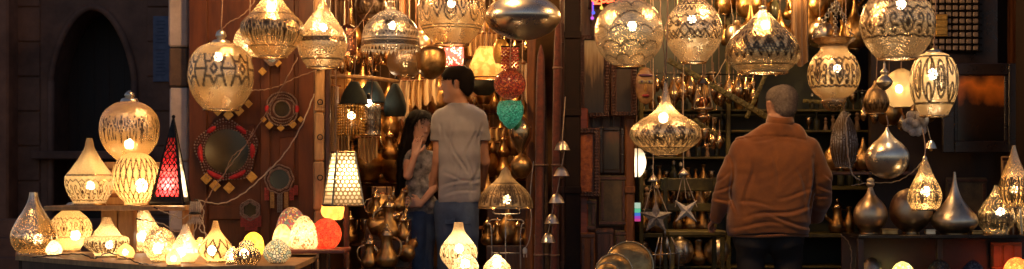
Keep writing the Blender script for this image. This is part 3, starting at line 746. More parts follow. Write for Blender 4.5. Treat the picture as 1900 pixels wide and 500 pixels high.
def lamp(label, px, Y, prof, mat, name='hanging_lamp', pattern=None, bulb=None, seg=150, n=90, wire=None, wire_end=None, group=None, rim=True, finial=None, closed=False, shade='shade', cat='lamp', brr=0.029, capmat=None, chain=False, bm=None):
    """prof: list of (y pixel, half width in px), top to bottom"""
    s = Y/F; base = P(px, prof[-1][0], Y); t = thing(name, label, cat, base, group)
    pattern_ = pattern
    pr = [(hw*s, (prof[-1][0]-yy)*s) for yy, hw in prof[::-1]]
    sp = smooth_prof(pr, n); m = MB()
    if closed: sp = [(0.001, 0.0)]+sp
    m.lathe(base, sp, seg, pattern, capt=True, wob=.006); m.build(shade, mat, t, smooth=True)
    if rim:
        r = pr[0][0]; m = MB(); m.torus(base+Vector((0, 0, 0.002)), r, 0.006, 40, 6)
        if not wire: m.lathe(base, [(r*1.04, 0), (r*1.0, 0.012)], 32)
        m.build('rim', BRASS, t, smooth=True)
    if finial:
        m = MB(); m.lathe(P(px, finial[-1][0], Y), smooth_prof([(hw*s, (finial[-1][0]-yy)*s) for yy, hw in finial[::-1]], 24), 20, capt=True)
        m.build('finial', capmat or SILVERB, t, smooth=True)
    ty = (finial or prof)[0][0]
    if bulb:
        bxp, byp = bulb; rr = min(brr*(.8+.35*random.random()), 0.75*max(p[0] for p in pr)); m = MB(); bp = P(bxp, byp, Y)
        m.ball(bp, rr, 16, 10, (1, 1, 1.15)); m.build('bulb', bm or random.choice(BULBS), t, smooth=True)
        m = MB(); 
        if wire: m.lathe(bp+Vector((0, 0, rr*0.9)), [(0.013, 0), (0.016, 0.02), (0.014, 0.05), (0.003, 0.055)], 10); m.tube([bp+Vector((0, 0, rr+0.04)), P(px, ty+2, Y)], 0.004, 5)
        else: m.lathe(Vector((bp.x, bp.y, base.z+0.001)), [(0.016, 0), (0.016, max(bp.z-rr-base.z, 0.01))], 10)
        m.build('lamp_holder', IRON, t)
    if wire:
        e = wire_end or P(px, 0, Y); top = P(px, ty, Y)
        if not wire_end: e = Vector((top.x+0.01, Y, 2.75))
        m = MB(); pts = spline([top-Vector((0, 0, .01)), top*0.6+e*0.4+Vector((0.008, 0, 0)), e], 6)
        if chain:
            k_ = int((e-top).length/0.028)
            for i in range(k_):
                q = top+(e-top)*((i+.5)/k_); m.torus(q, 0.011, 0.003, 8, 4, Matrix.Rotation(PI/2, 3, 'X') if i % 2 else Matrix.Rotation(PI/2, 3, 'Y'))
        else: m.tube(pts, 0.0045, 5)
        m.build('chain' if chain else 'cord', STEEL if chain else CORD, t, smooth=True)
    return t

# hanging in front of the shop
lamp('round gold globe lamp with engraved star outlines, leftmost of the hanging lamps', 410, 8.7, [(80, 17), (83, 28), (92, 44), (110, 56), (140, 61), (168, 56), (188, 45), (201, 34), (205, 32)], S_PAT, pattern=pat(('star', 7, .28, .72, .008)), bulb=(405, 106), wire=True, finial=[(56, 3), (60, 8), (68, 10), (73, 7), (76, 15), (82, 18)])
lamp('wide shouldered lamp with silver cap and engraved tree band, above the star globe', 505, 8.6, [(-14, 10), (-4, 17), (10, 26), (26, 40), (38, 52), (44, 57), (56, 59), (70, 56), (86, 46), (100, 33), (107, 27)], S_PAT, pattern=pat(('tree', 11, .2, .58, .005), ('ring', 1, .64, 0, .006), ('ring', 1, .17, 0, .005)), bulb=(503, 14), wire=True)
lamp('plain gold globe partly hidden behind the wide shouldered silver capped lamp', 462, 9.1, [(46, 8), (56, 20), (70, 27), (85, 29), (98, 24), (107, 14)], S_FINE, bulb=(462, 80), wire=True, seg=60, n=40)
lamp('slim drop shaped pierced lamp hanging over the pale wooden post', 598, 8.75, [(-8, 5), (5, 7), (15, 11), (30, 21), (48, 34), (66, 43), (84, 46), (100, 43), (114, 36), (123, 30), (127, 29)], S_FINE, pattern=pat(('band', 30, .34, .4, .004), ('ring', 1, .12, 0, .006)), bulb=(600, 51), wire=True)
d = lamp('silver dome lamp with a toothed fringe hanging left of the big medallion globe', 725, 8.8, [(18, 7), (22, 18), (30, 31), (42, 43), (56, 51), (70, 54), (88, 54.5)], S_SILV, pattern=pat(('band', 26, .02, .1, .004), ('ring', 1, .14, 0, .005), ('chev', 22, .2, .3, .004), ('oval', 12, .34, .62, .0035)), bulb=(727, 47), wire=True, finial=[(0, 2), (4, 7), (8, 6), (12, 4), (15, 9), (20, 9)], rim=False)
m = MB(); s = 8.8/F; b0 = P(725, 88, 8.8); nT = 44
for i in range(nT):
    a0 = 2*PI*i/nT; a1 = 2*PI*(i+1)/nT; am = (a0+a1)/2; R = 54.5*s
    pA, pB, pC = [b0+Vector((R*math.sin(a), R*math.cos(a), z)) for a, z in ((a0, 0), (a1, 0), (am, -0.034))]
    nn = Vector((math.sin(am), math.cos(am), 0))*0.003
    m.add([pA, pB, pC, pA+nn, pB+nn, pC+nn], [(0, 1, 2), (5, 4, 3), (0, 3, 4, 1), (1, 4, 5, 2), (2, 5, 3, 0)])
m.build('fringe', frosted('pale_fringe', (.9, .75, .5), (.7, .5, .28), .5, 40, .3), d)
lamp('big pierced globe with round medallions hanging above the young man', 838, 8.7, [(-48, 12), (-40, 30), (-25, 46), (0, 59), (22, 63), (45, 59), (62, 50), (74, 40), (82, 33), (84, 32)], S_FINE, pattern=pat(('medal', 8, .3, .68, .005), ('ring', 1, .22, 0, .005), ('ring', 1, .25, 0, .004)), bulb=(838, 6), wire=True)
lamp('unlit wide flattened brass saucer hanging right of the medallion globe', 970, 8.5, [(-8, 8), (-5, 30), (5, 52), (18, 66), (33, 71), (46, 66), (58, 54), (67, 38), (73, 22), (75, 4)], SILVERB, name='brass_saucer', wire=True, closed=True, rim=False, cat='ornament', shade='bowl')
lamp('silvery globe lamp covered in fish scale arcs', 1167, 8.5, [(-3, 10), (0, 22), (10, 40), (30, 57), (60, 64), (88, 59), (106, 47), (118, 33), (123, 26)], S_SILV, pattern=pat(('scales', 9, 0.02, .95, .011)), bulb=(1173, 49), wire=True)
lamp('egg shaped engraved lamp between the fish scale globe and the wide diamond lamp', 1287, 8.6, [(-14, 4), (-6, 10), (6, 26), (22, 41), (42, 51), (60, 54), (78, 50), (94, 41), (108, 29), (117, 23)], S_CLEAR, pattern=pat(('face', 7, .3, .62, .006), ('chev', 14, .66, .74, .005), ('oval', 8, .76, .92, .005)), bulb=(1284, 36), wire=True)
t9 = lamp('wide onion shaped lamp with a band of engraved diamonds, above the rust jacket man', 1415, 8.4, [(18, 5), (26, 13), (36, 22), (48, 35), (60, 49), (74, 61), (90, 68), (104, 69), (116, 64), (126, 53), (132, 47), (136, 46)], S_CLEAR, pattern=pat(('loz', 9, .2, .5, .008), ('chev', 22, .5, .6, .005), ('oval', 9, .64, .84, .006), ('ring', 1, .12, 0, .006)), bulb=(1420, 46), wire=True, finial=[(10, 2), (13, 7), (17, 7), (20, 4)])
for a in (-.8, 0, .8, 2.3, 3.9): m = MB(); m.ball(P(1415, 138, 8.4)+Vector((46*8.4/F*math.sin(a+PI), 46*8.4/F*math.cos(a+PI), 0)), 0.008, 8, 5); m.build('foot', BRASS, t9, smooth=True)
# vase lamp on three chains
tv = lamp('vase shaped lamp with a flared neck hung on three chains', 1547, 8.8, [(72, 41), (77, 35), (84, 27), (92, 25), (98, 29), (108, 39), (124, 46), (142, 48), (160, 44), (174, 35), (182, 24), (186, 22), (190, 22)], S_PAT, pattern=pat(('arab', 7, .24, .66, .007), ('solid', 1, .84, 1.0, .7)), bulb=(1553, 128), wire=None, name='hanging_lamp')
m = MB(); top = P(1551, 2, 8.8)
for ang in (0.3, 2.4, 4.5):
    q = P(1547, 72, 8.8)+Vector((40*8.8/F*math.sin(ang), 40*8.8/F*math.cos(ang), 0)); k_ = 14
    for i in range(k_):
        m.torus(top+(q-top)*((i+.5)/k_), 0.013, 0.004, 8, 4, Matrix.Rotation(PI/2, 3, 'X') if i % 2 else Matrix.Rotation(PI/2, 3, 'Y'))
m.tube([top, Vector((top.x, top.y, 2.75))], 0.005, 5)
m.build('chain', STEEL, tv, smooth=True)
m = MB(); m.lathe(P(1547, 207, 8.8), smooth_prof([(0.005, 0), (12*8.8/F, 0.01), (19*8.8/F, 0.035), (21*8.8/F, 0.058)], 20), 60, pat(('arab', 9, .1, .95, .004))); m.build('lower_bowl', S_PAT, tv, smooth=True)
lamp('largest right hand globe with engraved scrollwork hanging under the beam', 1665, 8.5, [(-24, 14), (-18, 28), (-5, 47), (15, 61), (42, 69), (66, 65), (84, 56), (98, 46), (107, 38), (110, 37)], S_CLEAR, pattern=pat(('arab', 6, .26, .62, .008), ('curl', 7, .64, .84, .006)), bulb=(1672, 8), wire=True)
lamp('egg shaped lamp with engraved ovals just below the largest scrollwork globe', 1733, 8.9, [(98, 16), (103, 25), (114, 35), (132, 42), (156, 44), (178, 41), (196, 34), (210, 27), (217, 25)], S_PAT, pattern=pat(('oval', 6, .18, .9, .008)), bulb=(1731, 138), wire=True, finial=[(90, 3), (94, 12), (99, 16)])
lamp('long necked flat bellied lamp with zigzag engraving hanging left of the man in rust', 1235, 8.4, [(145, 2), (160, 4), (178, 7), (192, 11), (204, 19), (214, 31), (224, 48), (234, 61), (246, 67), (258, 65), (270, 54), (280, 38), (286, 24), (289, 21)], S_CLEAR, pattern=pat(('loz', 9, .16, .42, .006), ('oval', 9, .02, .16, .005)), bulb=(1231, 219), wire=True)
lamp('plain drop shaped silvered brass ball hanging on the right', 1646, 8.7, [(237, 2), (245, 5), (256, 14), (268, 28), (282, 38), (296, 40), (310, 36), (322, 27), (330, 14), (333, 3)], SILVERB, name='brass_drop', wire=True, wire_end=P(1644, 215, 8.7), closed=True, rim=False, cat='ornament', shade='body')
lamp('small pierced drop lamp hanging over the right shelf', 1716, 8.5, [(296, 4), (308, 9), (322, 14), (338, 22), (354, 29), (368, 31), (380, 28), (390, 22)], S_FINE, pattern=pat(('curl', 7, .1, .6, .005)), bulb=(1717, 355), wire=True, wire_end=P(1712, 240, 8.7), seg=90, brr=.026, finial=[(290, 2), (294, 4), (298, 4)])
lamp('small dark domed lamp with bead skirt left of the engraved oval lamp', 1626, 9.4, [(150, 4), (160, 8), (168, 16), (178, 21), (190, 24), (200, 22), (212, 15)], S_DIM, pattern=pat(('chev', 12, .1, .4, .004)), wire=True, seg=60, n=40)
lamp('little brass onion finial pendant above the dark domed lamp', 1641, 9.2, [(118, 2), (128, 3), (134, 8), (140, 6), (146, 12), (154, 15), (162, 10), (168, 3)], SILVERB, name='brass_pendant', wire=True, chain=True, closed=True, rim=False, cat='ornament', seg=24, n=30, shade='body')
lamp('small bright gold globe glowing behind the engraved oval lamp', 1672, 9.6, [(128, 6), (138, 22), (155, 34), (175, 34), (192, 24), (200, 14)], S_HOT, bulb=(1668, 165), wire=True, seg=60, n=40, brr=.025)
lamp('grey woven egg shaped cage hanging beside the right shoulder of the rust jacket', 1566, 9.3, [(206, 3), (216, 10), (235, 19), (262, 25), (285, 24), (300, 20), (312, 15)], shell('woven_cane', metal=(.55, .5, .42), glow=(.5, .4, .3), scale=60, thr=.4, t0=0.0, hole=.8, rough=.7, transp=.9), name='wicker_lantern', pattern=pat(('net', 14, 0, 1, .006)), wire=True, seg=80, cat='lantern')
# shell flower ornament
sf = thing('shell_flower', 'pale ruffled shell flower hanging left of the small brass bell', 'ornament', P(1699, 252, 9.0))
m = MB()
for k in range(11):
    a = 2*PI*k/11; rr = 0.045 if k % 2 else 0.062; c = P(1699, 230, 9.0)+Vector((rr*math.sin(a), 0.01*math.cos(3*a), rr*math.cos(a))); m.ball(c, 0.032, 8, 5, (1, .4, .8+.3*(k % 3)))
m.ball(P(1699, 230, 8.98), 0.03, 8, 5, (1, .6, 1)); m.build('petals', basic('pale_shell', (.6, .5, .42), (.3, .24, .2), rough=.4, scale=40, bump=.6), sf, smooth=True)
m = MB(); m.tube([P(1699, 208, 9), P(1700, 120, 9.0)], 0.003, 4); m.build('string', CORD, sf)
def bell(px, py, Y, label, hw=13, h=16, top=None, group=None):
    s = Y/F; t = thing('small_bell', label, 'bell', P(px, py+h/2, Y), group)
    m = MB(); m.lathe(P(px, py+h/2, Y), smooth_prof([(hw*s, 0), (hw*s*.92, 2*s), (hw*.7*s, h*.55*s), (hw*.35*s, h*.9*s), (0.003, h*s)], 14), 20, capt=True); m.build('dome', SILVERB, t, smooth=True)
    m = MB(); m.ball(P(px, py+h/2+2, Y), 0.012, 8, 5); m.build('clapper', BRASSD, t, smooth=True)
    if top: m = MB(); m.tube([P(px, py-h/2+1, Y), P(top[0], top[1], Y)], 0.003, 4); m.build('string', CORDW, t)
    return t
for (x, y, hw, l_) in ((1043, 270, 15, 'topmost bell of the brass string, by the black post'), (1042, 318, 15, 'second bell down the brass string by the black post'), (1033, 368, 15, 'third bell down the brass string by the black post'),
                       (1024, 406, 14, 'fourth bell down the brass string by the black post'), (1017, 441, 14, 'lowest bell of the brass string, by the rolled rugs')):
    bell(x, y, 9.3, l_, hw, 18, (x+6, y-40 if y > 280 else 180), 'brass bells on one string')
bell(1727, 268, 9.0, 'small bright brass bell hanging under the shell flower', 11, 16, (1718, 225))

# ---- lamps over the shop interior
lamp('red mosaic ball lamp hanging above the teal ball', 946, 9.6, [(128, 6), (133, 16), (143, 26), (157, 30), (171, 26), (180, 16), (184, 8)], mosaic('red_mosaic', [(.2, .02, .012), (.1, .01, .008), (.3, .08, .02), (.07, .01, .006)], scale=120, glow=.4), bulb=(946, 158), wire=True, seg=60, n=40, rim=False, brr=.02)
m = MB(); rf = thing('red_bead_fringe', 'dark red bead fringe hanging above the red mosaic ball', 'fringe', P(946, 128, 9.62))
for i in range(9): 
    x = 932+i*3.6
    for k in range(6): m.ball(P(x, 90+k*7+(i % 2)*3, 9.62), 0.010, 6, 4)
m.build('beads', basic('red_beads', (.4, .05, .03), (.2, .02, .01), rough=.3), rf, smooth=True)
m = MB(); m.tube([P(928, 87, 9.62), P(964, 87, 9.62)], .006, 5); m.tube([P(946, 87, 9.62), P(946, -60, 9.62)], .003, 4); m.build('bar', IRON, rf)
lamp('teal crackled glass ball hanging under the red mosaic ball', 947, 9.6, [(188, 20), (196, 24), (208, 25), (220, 21), (232, 12), (240, 3)], mosaic('teal_mosaic', [(.015, .16, .1), (.03, .24, .16), (.01, .1, .07), (.08, .3, .22)], scale=130, glow=.5), bulb=(947, 205), wire=True, wire_end=P(946, 184, 9.6), seg=60, n=40, rim=False, brr=.013)
lamp('red patterned cylinder lamp behind the young man, over his head', 842, 10.4, [(76, 15), (84, 17), (100, 18), (114, 18), (126, 16)], mosaic('red_white_mosaic', [(.6, .06, .04), (.5, .04, .04), (.8, .5, .35), (.5, .05, .03)], scale=70, glow=.8), bulb=(843, 100), wire=True, seg=50, n=30, brr=.03)
lamp('inverted gold drop ornament hanging under the teal ball beside the post', 966, 9.7, [(214, 3), (222, 12), (236, 20), (252, 21), (266, 15), (280, 7), (288, 4)], BRASS, name='brass_drop', wire=True, wire_end=P(966, 120, 9.7), closed=True, rim=False, cat='ornament', seg=32, n=40, shade='body')
lamp('round brown glass ball hanging just above the bronze dome lamp', 968, 9.68, [(286, 3), (292, 13), (304, 20), (316, 19), (328, 10), (332, 2)], BRASSD, name='brass_ball', wire=True, wire_end=P(966, 287, 9.68), closed=True, rim=False, cat='ornament', seg=32, n=40, shade='body')
# filigree cylinder and felt shades under the curved rack
lamp('white lit filigree cylinder lamp under the curved rack', 689, 10.2, [(194, 15), (198, 18), (215, 18), (235, 18), (252, 18)], S_SILV, pattern=pat(('curl', 6, .05, .95, .008)), bulb=(684, 192), wire=True, seg=60, n=30, brr=.028)
FELT = basic('dark_felt', (.02, .03, .025), (.01, .014, .012), rough=.9, scale=30)
lamp('black felt cone shade at the left under the curved rack', 657, 10.0, [(152, 8), (165, 16), (180, 23), (194, 27)], FELT, wire=True, seg=40, n=20, name='felt_shade', rim=False, cat='lampshade')
lamp('black felt cone shade behind the white filigree cylinder', 690, 10.45, [(152, 10), (170, 20), (190, 26)], FELT, wire=True, seg=40, n=20, name='felt_shade', rim=False, cat='lampshade')
lamp('dark green drop shaped shade right of the black felt cones', 733, 10.4, [(155, 4), (170, 13), (190, 20), (205, 21), (216, 18)], FELT, wire=True, seg=40, n=24, name='felt_shade', rim=False, cat='lampshade')
bf = thing('bead_curtain_lamp', 'gold bead curtain lamp left of the white filigree cylinder', 'lamp', P(652, 262, 10.1))
m = MB()
for i in range(22):
    a = 2*PI*i/22; c = P(652, 196, 10.1)+Vector((24*10.1/F*math.sin(a), 24*10.1/F*math.cos(a), 0))
    for k in range(11): m.ball(c-Vector((0, 0, .022*k)), .009, 5, 3)
m.build('bead_strings', GOLDLEAF, bf, smooth=True)
m = MB(); m.torus(P(652, 194, 10.1), 24*10.1/F, .006, 24, 5); m.tube([P(652, 194, 10.1), Vector((P(652, 0, 10.1).x, 10.1, 2.9))], .004, 4); m.build('hoop', BRASS, bf, smooth=True)
m = MB(); m.ball(P(652, 215, 10.1), .03, 10, 6); m.build('bulb', emit('amber_bulb', (1, .6, .25), 14), bf, smooth=True)
# curved rack
m = MB(); m.tube(spline([P(584, 149, 9.9), P(620, 143, 9.7), P(680, 144, 9.6), P(738, 152, 9.9)], 8), .014, 8)
rk = thing('curved_rack', 'curved pale wooden rack rail over the felt shades', 'rack', P(660, 150, 9.7)); m.build('rail', WOOD_PALE, rk, smooth=True)
m = MB()
for x, Yq in ((600, 9.8), (735, 9.88)): m.tube([P(x, 147, Yq), P(x, -40, Yq)], .006, 5)
m.build('hanger', IRON, rk)
lamp('square copper framed lantern hanging left of the silver dome', 645, 9.7, [(46, 8), (52, 15), (60, 16), (80, 16), (98, 16), (106, 13)], shell('copper_pierced', metal=(.45, .2, .1), glow=(1, .4, .18), scale=60, thr=.3, t0=.01, hole=.5, transp=.8), wire=True, bulb=(645, 100), brr=.016, seg=4, n=20, pattern=None, bm=emit('red_bulb', (1, .3, .1), 10))
lamp('pierced brass bowl lamp high behind the square copper lantern', 688, 9.9, [(-20, 8), (-5, 24), (10, 30), (26, 26), (38, 14)], S_DIM, wire=True, seg=60, n=30, pattern=pat(('oval', 8, .2, .9, .006)))
lamp('brown brass bowl lamp with lit specks under the silver dome', 752, 9.9, [(92, 20), (100, 31), (118, 34), (134, 28), (142, 18)], S_DIM, wire=True, seg=60, n=30, bulb=(752, 120), brr=.02, bm=emit('amber_bulb', 0, 0))
lamp('dark brass bowl hanging left of the young man, under the medallion globe', 800, 9.8, [(84, 10), (92, 24), (110, 28), (128, 26), (142, 16), (148, 5)], BRASSD, wire=True, seg=40, n=30, name='brass_bowl', cat='ornament', rim=False, closed=True, shade='body')
lamp('glowing pleated gold bell shade under the brass saucer', 906, 10.4, [(88, 18), (96, 24), (112, 30), (128, 36), (140, 39), (146, 38)], frosted('gold_silk', (.8, .42, .1), (.6, .25, .05), .8, 20, .6), wire=True, bulb=(906, 118), seg=40, n=24, cat='lampshade', name='silk_lampshade', brr=.03)
lamp('small gold tasselled shade hanging beside the pleated bell shade', 930, 10.1, [(74, 8), (84, 14), (104, 15), (118, 11)], GOLDLEAF, wire=True, seg=24, n=20, name='tassel_shade', rim=False, cat='lampshade')

# ---- standing lamps on the left table: the upper plank, the box and the lower table
YU = 8.35
zU = P(0, 381, YU).z
def on(y, Y=YU): return y
tb = thing('plank_shelf', 'narrow upper plank carrying the cone lamp and the pyramid lantern', 'shelf', (P(222, 0, YU).x, YU, zU-0.04))
m = MB(); a = P(92, 0, YU-.1).x; b = P(352, 0, YU-.1).x; m.box(((a+b)/2, YU, zU-0.016), (b-a, 0.42, 0.028), bev=0.005); m.build('plank', WOOD_PALE, tb)
for x in (192, 224, 338): m = MB(); m.box((P(x, 0, YU).x, YU+.15, (zU-.032+.556)/2), (.1 if x < 300 else .06, .08, zU-.032-.556), bev=.006); m.build('block_support', WOOD_PALE, tb)
m = MB(); bw = thing('wooden_box', 'pale wooden box behind the net patterned lamp, carrying the upper globe lamp', 'box', (P(247, 0, YU+.12).x, YU+.14, zU))
a, b = P(198, 0, YU+.14).x, P(298, 0, YU+.14).x; zt = P(0, 301, YU+.12).z
m.box(((a+b)/2, YU+.14, (zU+zt)/2), (b-a, .13, zt-zU), bev=.006); m.build('body', WOOD_PALE, bw)
m = MB()
for k in range(3): m.box(((a+b)/2, YU+.068, zU+.06+k*(zt-zU-.1)/2.2), (b-a-.02, .01, .025), bev=.003)
m.build('slat', WOOD_MID, bw)
TL = 'table_lamp'
lamp('gold cone topped lamp with a groove round its belly, left end of the upper plank', 166, YU, [(257, 5), (264, 7), (274, 9), (288, 16), (302, 25), (316, 35), (326, 43), (332, 45), (345, 44), (358, 40), (370, 33), (378, 29), (381, 29)], S_HOT, name=TL, pattern=pat(('ring', 1, .43, 0, .006), ('arab', 8, .06, .38, .003)), bulb=(168, 345), brr=.03)
lamp('round gold globe lamp with a silver knob, standing on the wooden box', 240, YU+.14, [(189, 16), (193, 27), (203, 41), (218, 51), (240, 54.5), (262, 51), (280, 41), (292, 29), (299, 22)], S_FINE, name=TL, pattern=pat(('tree', 9, .3, .7, .003)), bulb=(240, 268), finial=[(169, 2), (173, 7), (178, 9), (181, 7), (184, 14), (190, 17)])
lamp('round lamp with a net of engraved diamonds, in front of the wooden box', 252, YU-.09, [(284, 12), (288, 22), (298, 33), (314, 41), (334, 43), (352, 39), (366, 30), (376, 21), (384, 20)], S_HOT, name=TL, pattern=pat(('net', 11, .32, .82, .005), ('net', 11, .07, .32, .005)), bulb=(262, 345), brr=.036)
# lower table
zL = 0.553
lt_ = thing('display_table', 'low wooden display table crowded with glowing lamps on the left', 'table', (P(240, 0, 8.3).x, 8.3, 0))
fr = [(P(24, 0, 8.3).x, 8.34), (P(300, 0, 7.2).x, 7.2), (P(545, 0, 7.25).x, 7.3), (P(585, 0, 8.2).x, 8.2), (P(585, 0, 8.7).x, 8.75), (P(24, 0, 8.7).x, 8.75)]
m = MB(); n_ = len(fr); m.add([(x, y, zL-.03) for x, y in fr]+[(x, y, zL) for x, y in fr], [tuple(range(n_))[::-1], tuple(range(n_, 2*n_))]+[(i, (i+1) % n_, (i+1) % n_+n_, i+n_) for i in range(n_)])
m.build('table_top', WOOD_PALE, lt_)
m = MB()
for i in range(n_):
    a, b = Vector((*fr[i], zL-.065)), Vector((*fr[(i+1) % n_], zL-.065)); d_ = (b-a); c = (a+b)/2; ang = math.atan2(d_.y, d_.x); inn = Vector((-d_.y, d_.x, 0)).normalized()*.03
    m.box(c+inn, (d_.length-.1, .02, .065), rot=Matrix.Rotation(ang, 3, 'Z'))
m.build('apron', WOOD_DARK, lt_)
for x, y in ((fr[0][0]+.08, 8.5), (fr[1][0]+.0, 7.35), (fr[2][0]-.05, 7.42), (fr[3][0]-.08, 8.6)):
    m = MB(); m.box((x, y, (zL-.03)/2), (.06, .06, zL-.032), bev=.006); m.build('leg', WOOD_DARK, lt_)
def tl(label, px, by, prof, mat, bulb, pattern=None, **k):
    Y = (CZ-zL)*F/(by-HOR); f = 1.0
    return lamp(label, px, Y, prof+[(by, prof[-1][1])] if prof[-1][0] < by else prof, mat, name=k.pop('name', TL), pattern=pattern, bulb=bulb, **k)
tl('mirror gold teardrop lamp with a bluish neck, leftmost on the low table', 62, 472, [(357, 7), (365, 8), (376, 11), (392, 19), (408, 29), (424, 37), (438, 41), (450, 40), (461, 34), (470, 26)], S_MIR, (71, 444), brr=.03, pattern=pat(('face', 7, .1, .4, .003)))
tl('glowing round shouldered lamp next to the mirror gold teardrop', 131, 467, [(380, 8), (386, 9), (394, 19), (404, 30), (416, 37), (430, 38), (444, 32), (455, 22), (464, 17)], S_HOT, (140, 437), brr=.03, pattern=pat(('arab', 7, .3, .7, .003)), finial=[(376, 3), (379, 7), (383, 8)])
tl('small funnel topped lamp with a wide flat belly, third on the low table', 198, 478, [(404, 7), (410, 9), (420, 14), (430, 22), (437, 26), (440, 36), (446, 41), (456, 40), (466, 30), (472, 22)], S_HOT, (203, 455), brr=.024, pattern=pat(('curl', 9, .1, .42, .005), ('ring', 1, .55, 0, .006)))
tl('tall pierced teardrop lamp standing behind the round openwork lamp', 267, 469, [(381, 5), (388, 7), (398, 12), (412, 21), (428, 30), (442, 34), (454, 32), (464, 25)], S_FINE, (264, 440), brr=.03)
tl('small round openwork lamp in front of the tall pierced teardrop', 296, 487, [(423, 8), (428, 17), (438, 25), (452, 29), (466, 27), (478, 19), (484, 14)], S_CLEAR, (293, 462), pattern=pat(('scales', 7, .05, .9, .006)), brr=.026)
tl('slender pink gold teardrop lamp between the openwork lamp and the diamond lamp', 344, 488, [(417, 4), (424, 7), (436, 12), (448, 19), (460, 25), (472, 26), (482, 20), (487, 16)], S_CLEAR, (336, 469), brr=.024)
tl('pointed glowing lamp engraved with one big diamond outline', 400, 488, [(410, 4), (418, 6), (428, 9), (440, 17), (452, 27), (462, 33), (468, 34), (476, 25), (484, 16)], S_HOT, (393, 466), pattern=pat(('net', 5, .12, .6, .007)), brr=.026)
tl('little silver ribbed dome lamp in front of the yellow glass egg', 458, 492, [(446, 5), (450, 12), (455, 15), (458, 14), (464, 22), (474, 26), (484, 24), (490, 17)], S_SILV, (453, 471), pattern=pat(('chev', 10, .1, .5, .006)), brr=.022, closed=False)
EGGY = frosted('yellow_glass', (.95, .6, .06), (.75, .36, .03), .8, 45, .2)
tl('plain yellow glass egg lamp glowing behind the silver ribbed dome', 470, 478, [(431, 3), (433, 8), (440, 15), (450, 19), (462, 20), (472, 17), (477, 13)], EGGY, (470, 456), brr=.018, rim=False, seg=40)
tl('small dark framed mosaic dome lamp with pale blue panes', 514, 489, [(443, 3), (447, 10), (455, 19), (465, 25), (476, 25), (484, 18), (488, 14)], mosaic('pale_mosaic', [(.8, .8, .75), (.9, .8, .6), (.4, .5, .5), (.9, .75, .5)], scale=58, glow=.8, edge=.12, grout=(.02, .05, .05)), (514, 468), brr=.013, seg=60)
tl('small squat lit lamp squeezed between the funnel topped lamp and the pierced teardrop', 233, 482, [(452, 3), (456, 8), (462, 14), (470, 17), (478, 14)], S_HOT, (233, 469), brr=.018, seg=60, n=40)
tl('tiny lit bulb shaped lamp in front of the slender pink gold teardrop', 322, 494, [(462, 3), (467, 7), (474, 12), (483, 14), (491, 11)], S_HOT, (322, 481), brr=.016, seg=60, n=40)
tl('tiny round lit lamp between the big diamond lamp and the ribbed dome', 431, 491, [(458, 3), (463, 7), (470, 12), (479, 14), (488, 11)], S_FINE, (431, 477), brr=.016, seg=60, n=40)
tl('small lit lamp just right of the mirror gold teardrop, near the table edge', 100, 476, [(446, 3), (451, 8), (458, 13), (466, 15), (473, 11)], S_HOT, (100, 463), brr=.016, seg=60, n=40)
tl('small gold lit lamp behind the slender teardrop lamp under the cord bundle', 372, 478, [(440, 3), (446, 8), (455, 14), (466, 17), (475, 13)], S_FINE, (372, 460), brr=.018, seg=60, n=40)
# red plank with mosaic domes
YR = 8.3; zR = P(0, 461, YR).z
rp = thing('corner_shelf', 'reddish plank shelf carrying the glass dome lamps beside the pale post', 'shelf', (P(580, 0, YR).x, YR, zR-.03))
m = MB(); a, b = P(500, 0, YR-.15).x, P(640, 0, YR-.15).x; m.box(((a+b)/2, YR, zR-.013), (b-a, .34, .024), bev=.004); m.build('plank', WOOD_RED, rp)
m = MB(); m.box((P(596, 0, YR).x, YR+.1, zR/2-.015), (.05, .05, zR-.03), bev=.005); m.box((P(512, 0, YR).x, YR+.1, zR/2-.015), (.05, .05, zR-.03), bev=.005); m.build('leg', WOOD_MID, rp)
def rl(label, px, Y, prof, mat, bulb, **k):
    d_ = Y-YR; # bottom stays on the plank
    by = HOR+(CZ-zR)*F/Y; sh = by-prof[-1][0]
    return lamp(label, px, Y, [(y+sh, h) for y, h in prof], mat, name=TL, bulb=(bulb[0], bulb[1]+sh), rim=False, seg=60, n=50, **k)
rl('milky white glass egg lamp at the left end of the red plank', 524, YR-.08, [(414, 3), (417, 8), (426, 14), (438, 18), (450, 18), (460, 15)], frosted('milk_glass', (.95, .72, .42), (.75, .5, .24), .8, 40, .2), (524, 442), brr=.017)
rl('dark multicoloured mosaic dome behind the milky egg and the crackle dome', 541, YR+.09, [(383, 4), (387, 12), (398, 21), (414, 27), (434, 29), (452, 27), (458, 24)], mosaic('dark_mosaic', [(.25, .05, .03), (.1, .12, .08), (.45, .2, .05), (.2, .05, .08), (.5, .35, .15)], scale=70, glow=.6), (541, 432), brr=.024)
rl('cream crackle glass dome lamp with dark chips, in the middle of the red plank', 564, YR-.07, [(403, 3), (406, 9), (416, 17), (430, 23), (446, 26), (458, 25), (464, 22)], mosaic('cream_mosaic', [(.8, .52, .28), (.7, .4, .18), (.85, .6, .34), (.3, .14, .05), (.8, .5, .25)], scale=85, glow=.8, grout=(.25, .12, .05)), (562, 440), brr=.021)
rl('round red glass ball lamp at the right end of the red plank', 605, YR, [(404, 3), (407, 12), (416, 22), (430, 28), (444, 27), (455, 20), (460, 15)], mosaic('red_glass', [(.4, .03, .015), (.3, .02, .012), (.5, .06, .025), (.36, .03, .015)], scale=80, glow=.7, grout=(.3, .03, .02)), (606, 435), brr=.026)
lamp('orange silk ball lamp glowing behind the red glass ball, against the post', 620, 9.2, [(366, 4), (369, 12), (378, 21), (390, 24), (400, 22), (408, 12)], frosted('orange_silk', (1, .33, .06), (.9, .22, .04), .85, 20, .6), bulb=(618, 388), seg=40, n=24, rim=False, name='silk_lampshade', cat='lampshade', wire=True, brr=.02)
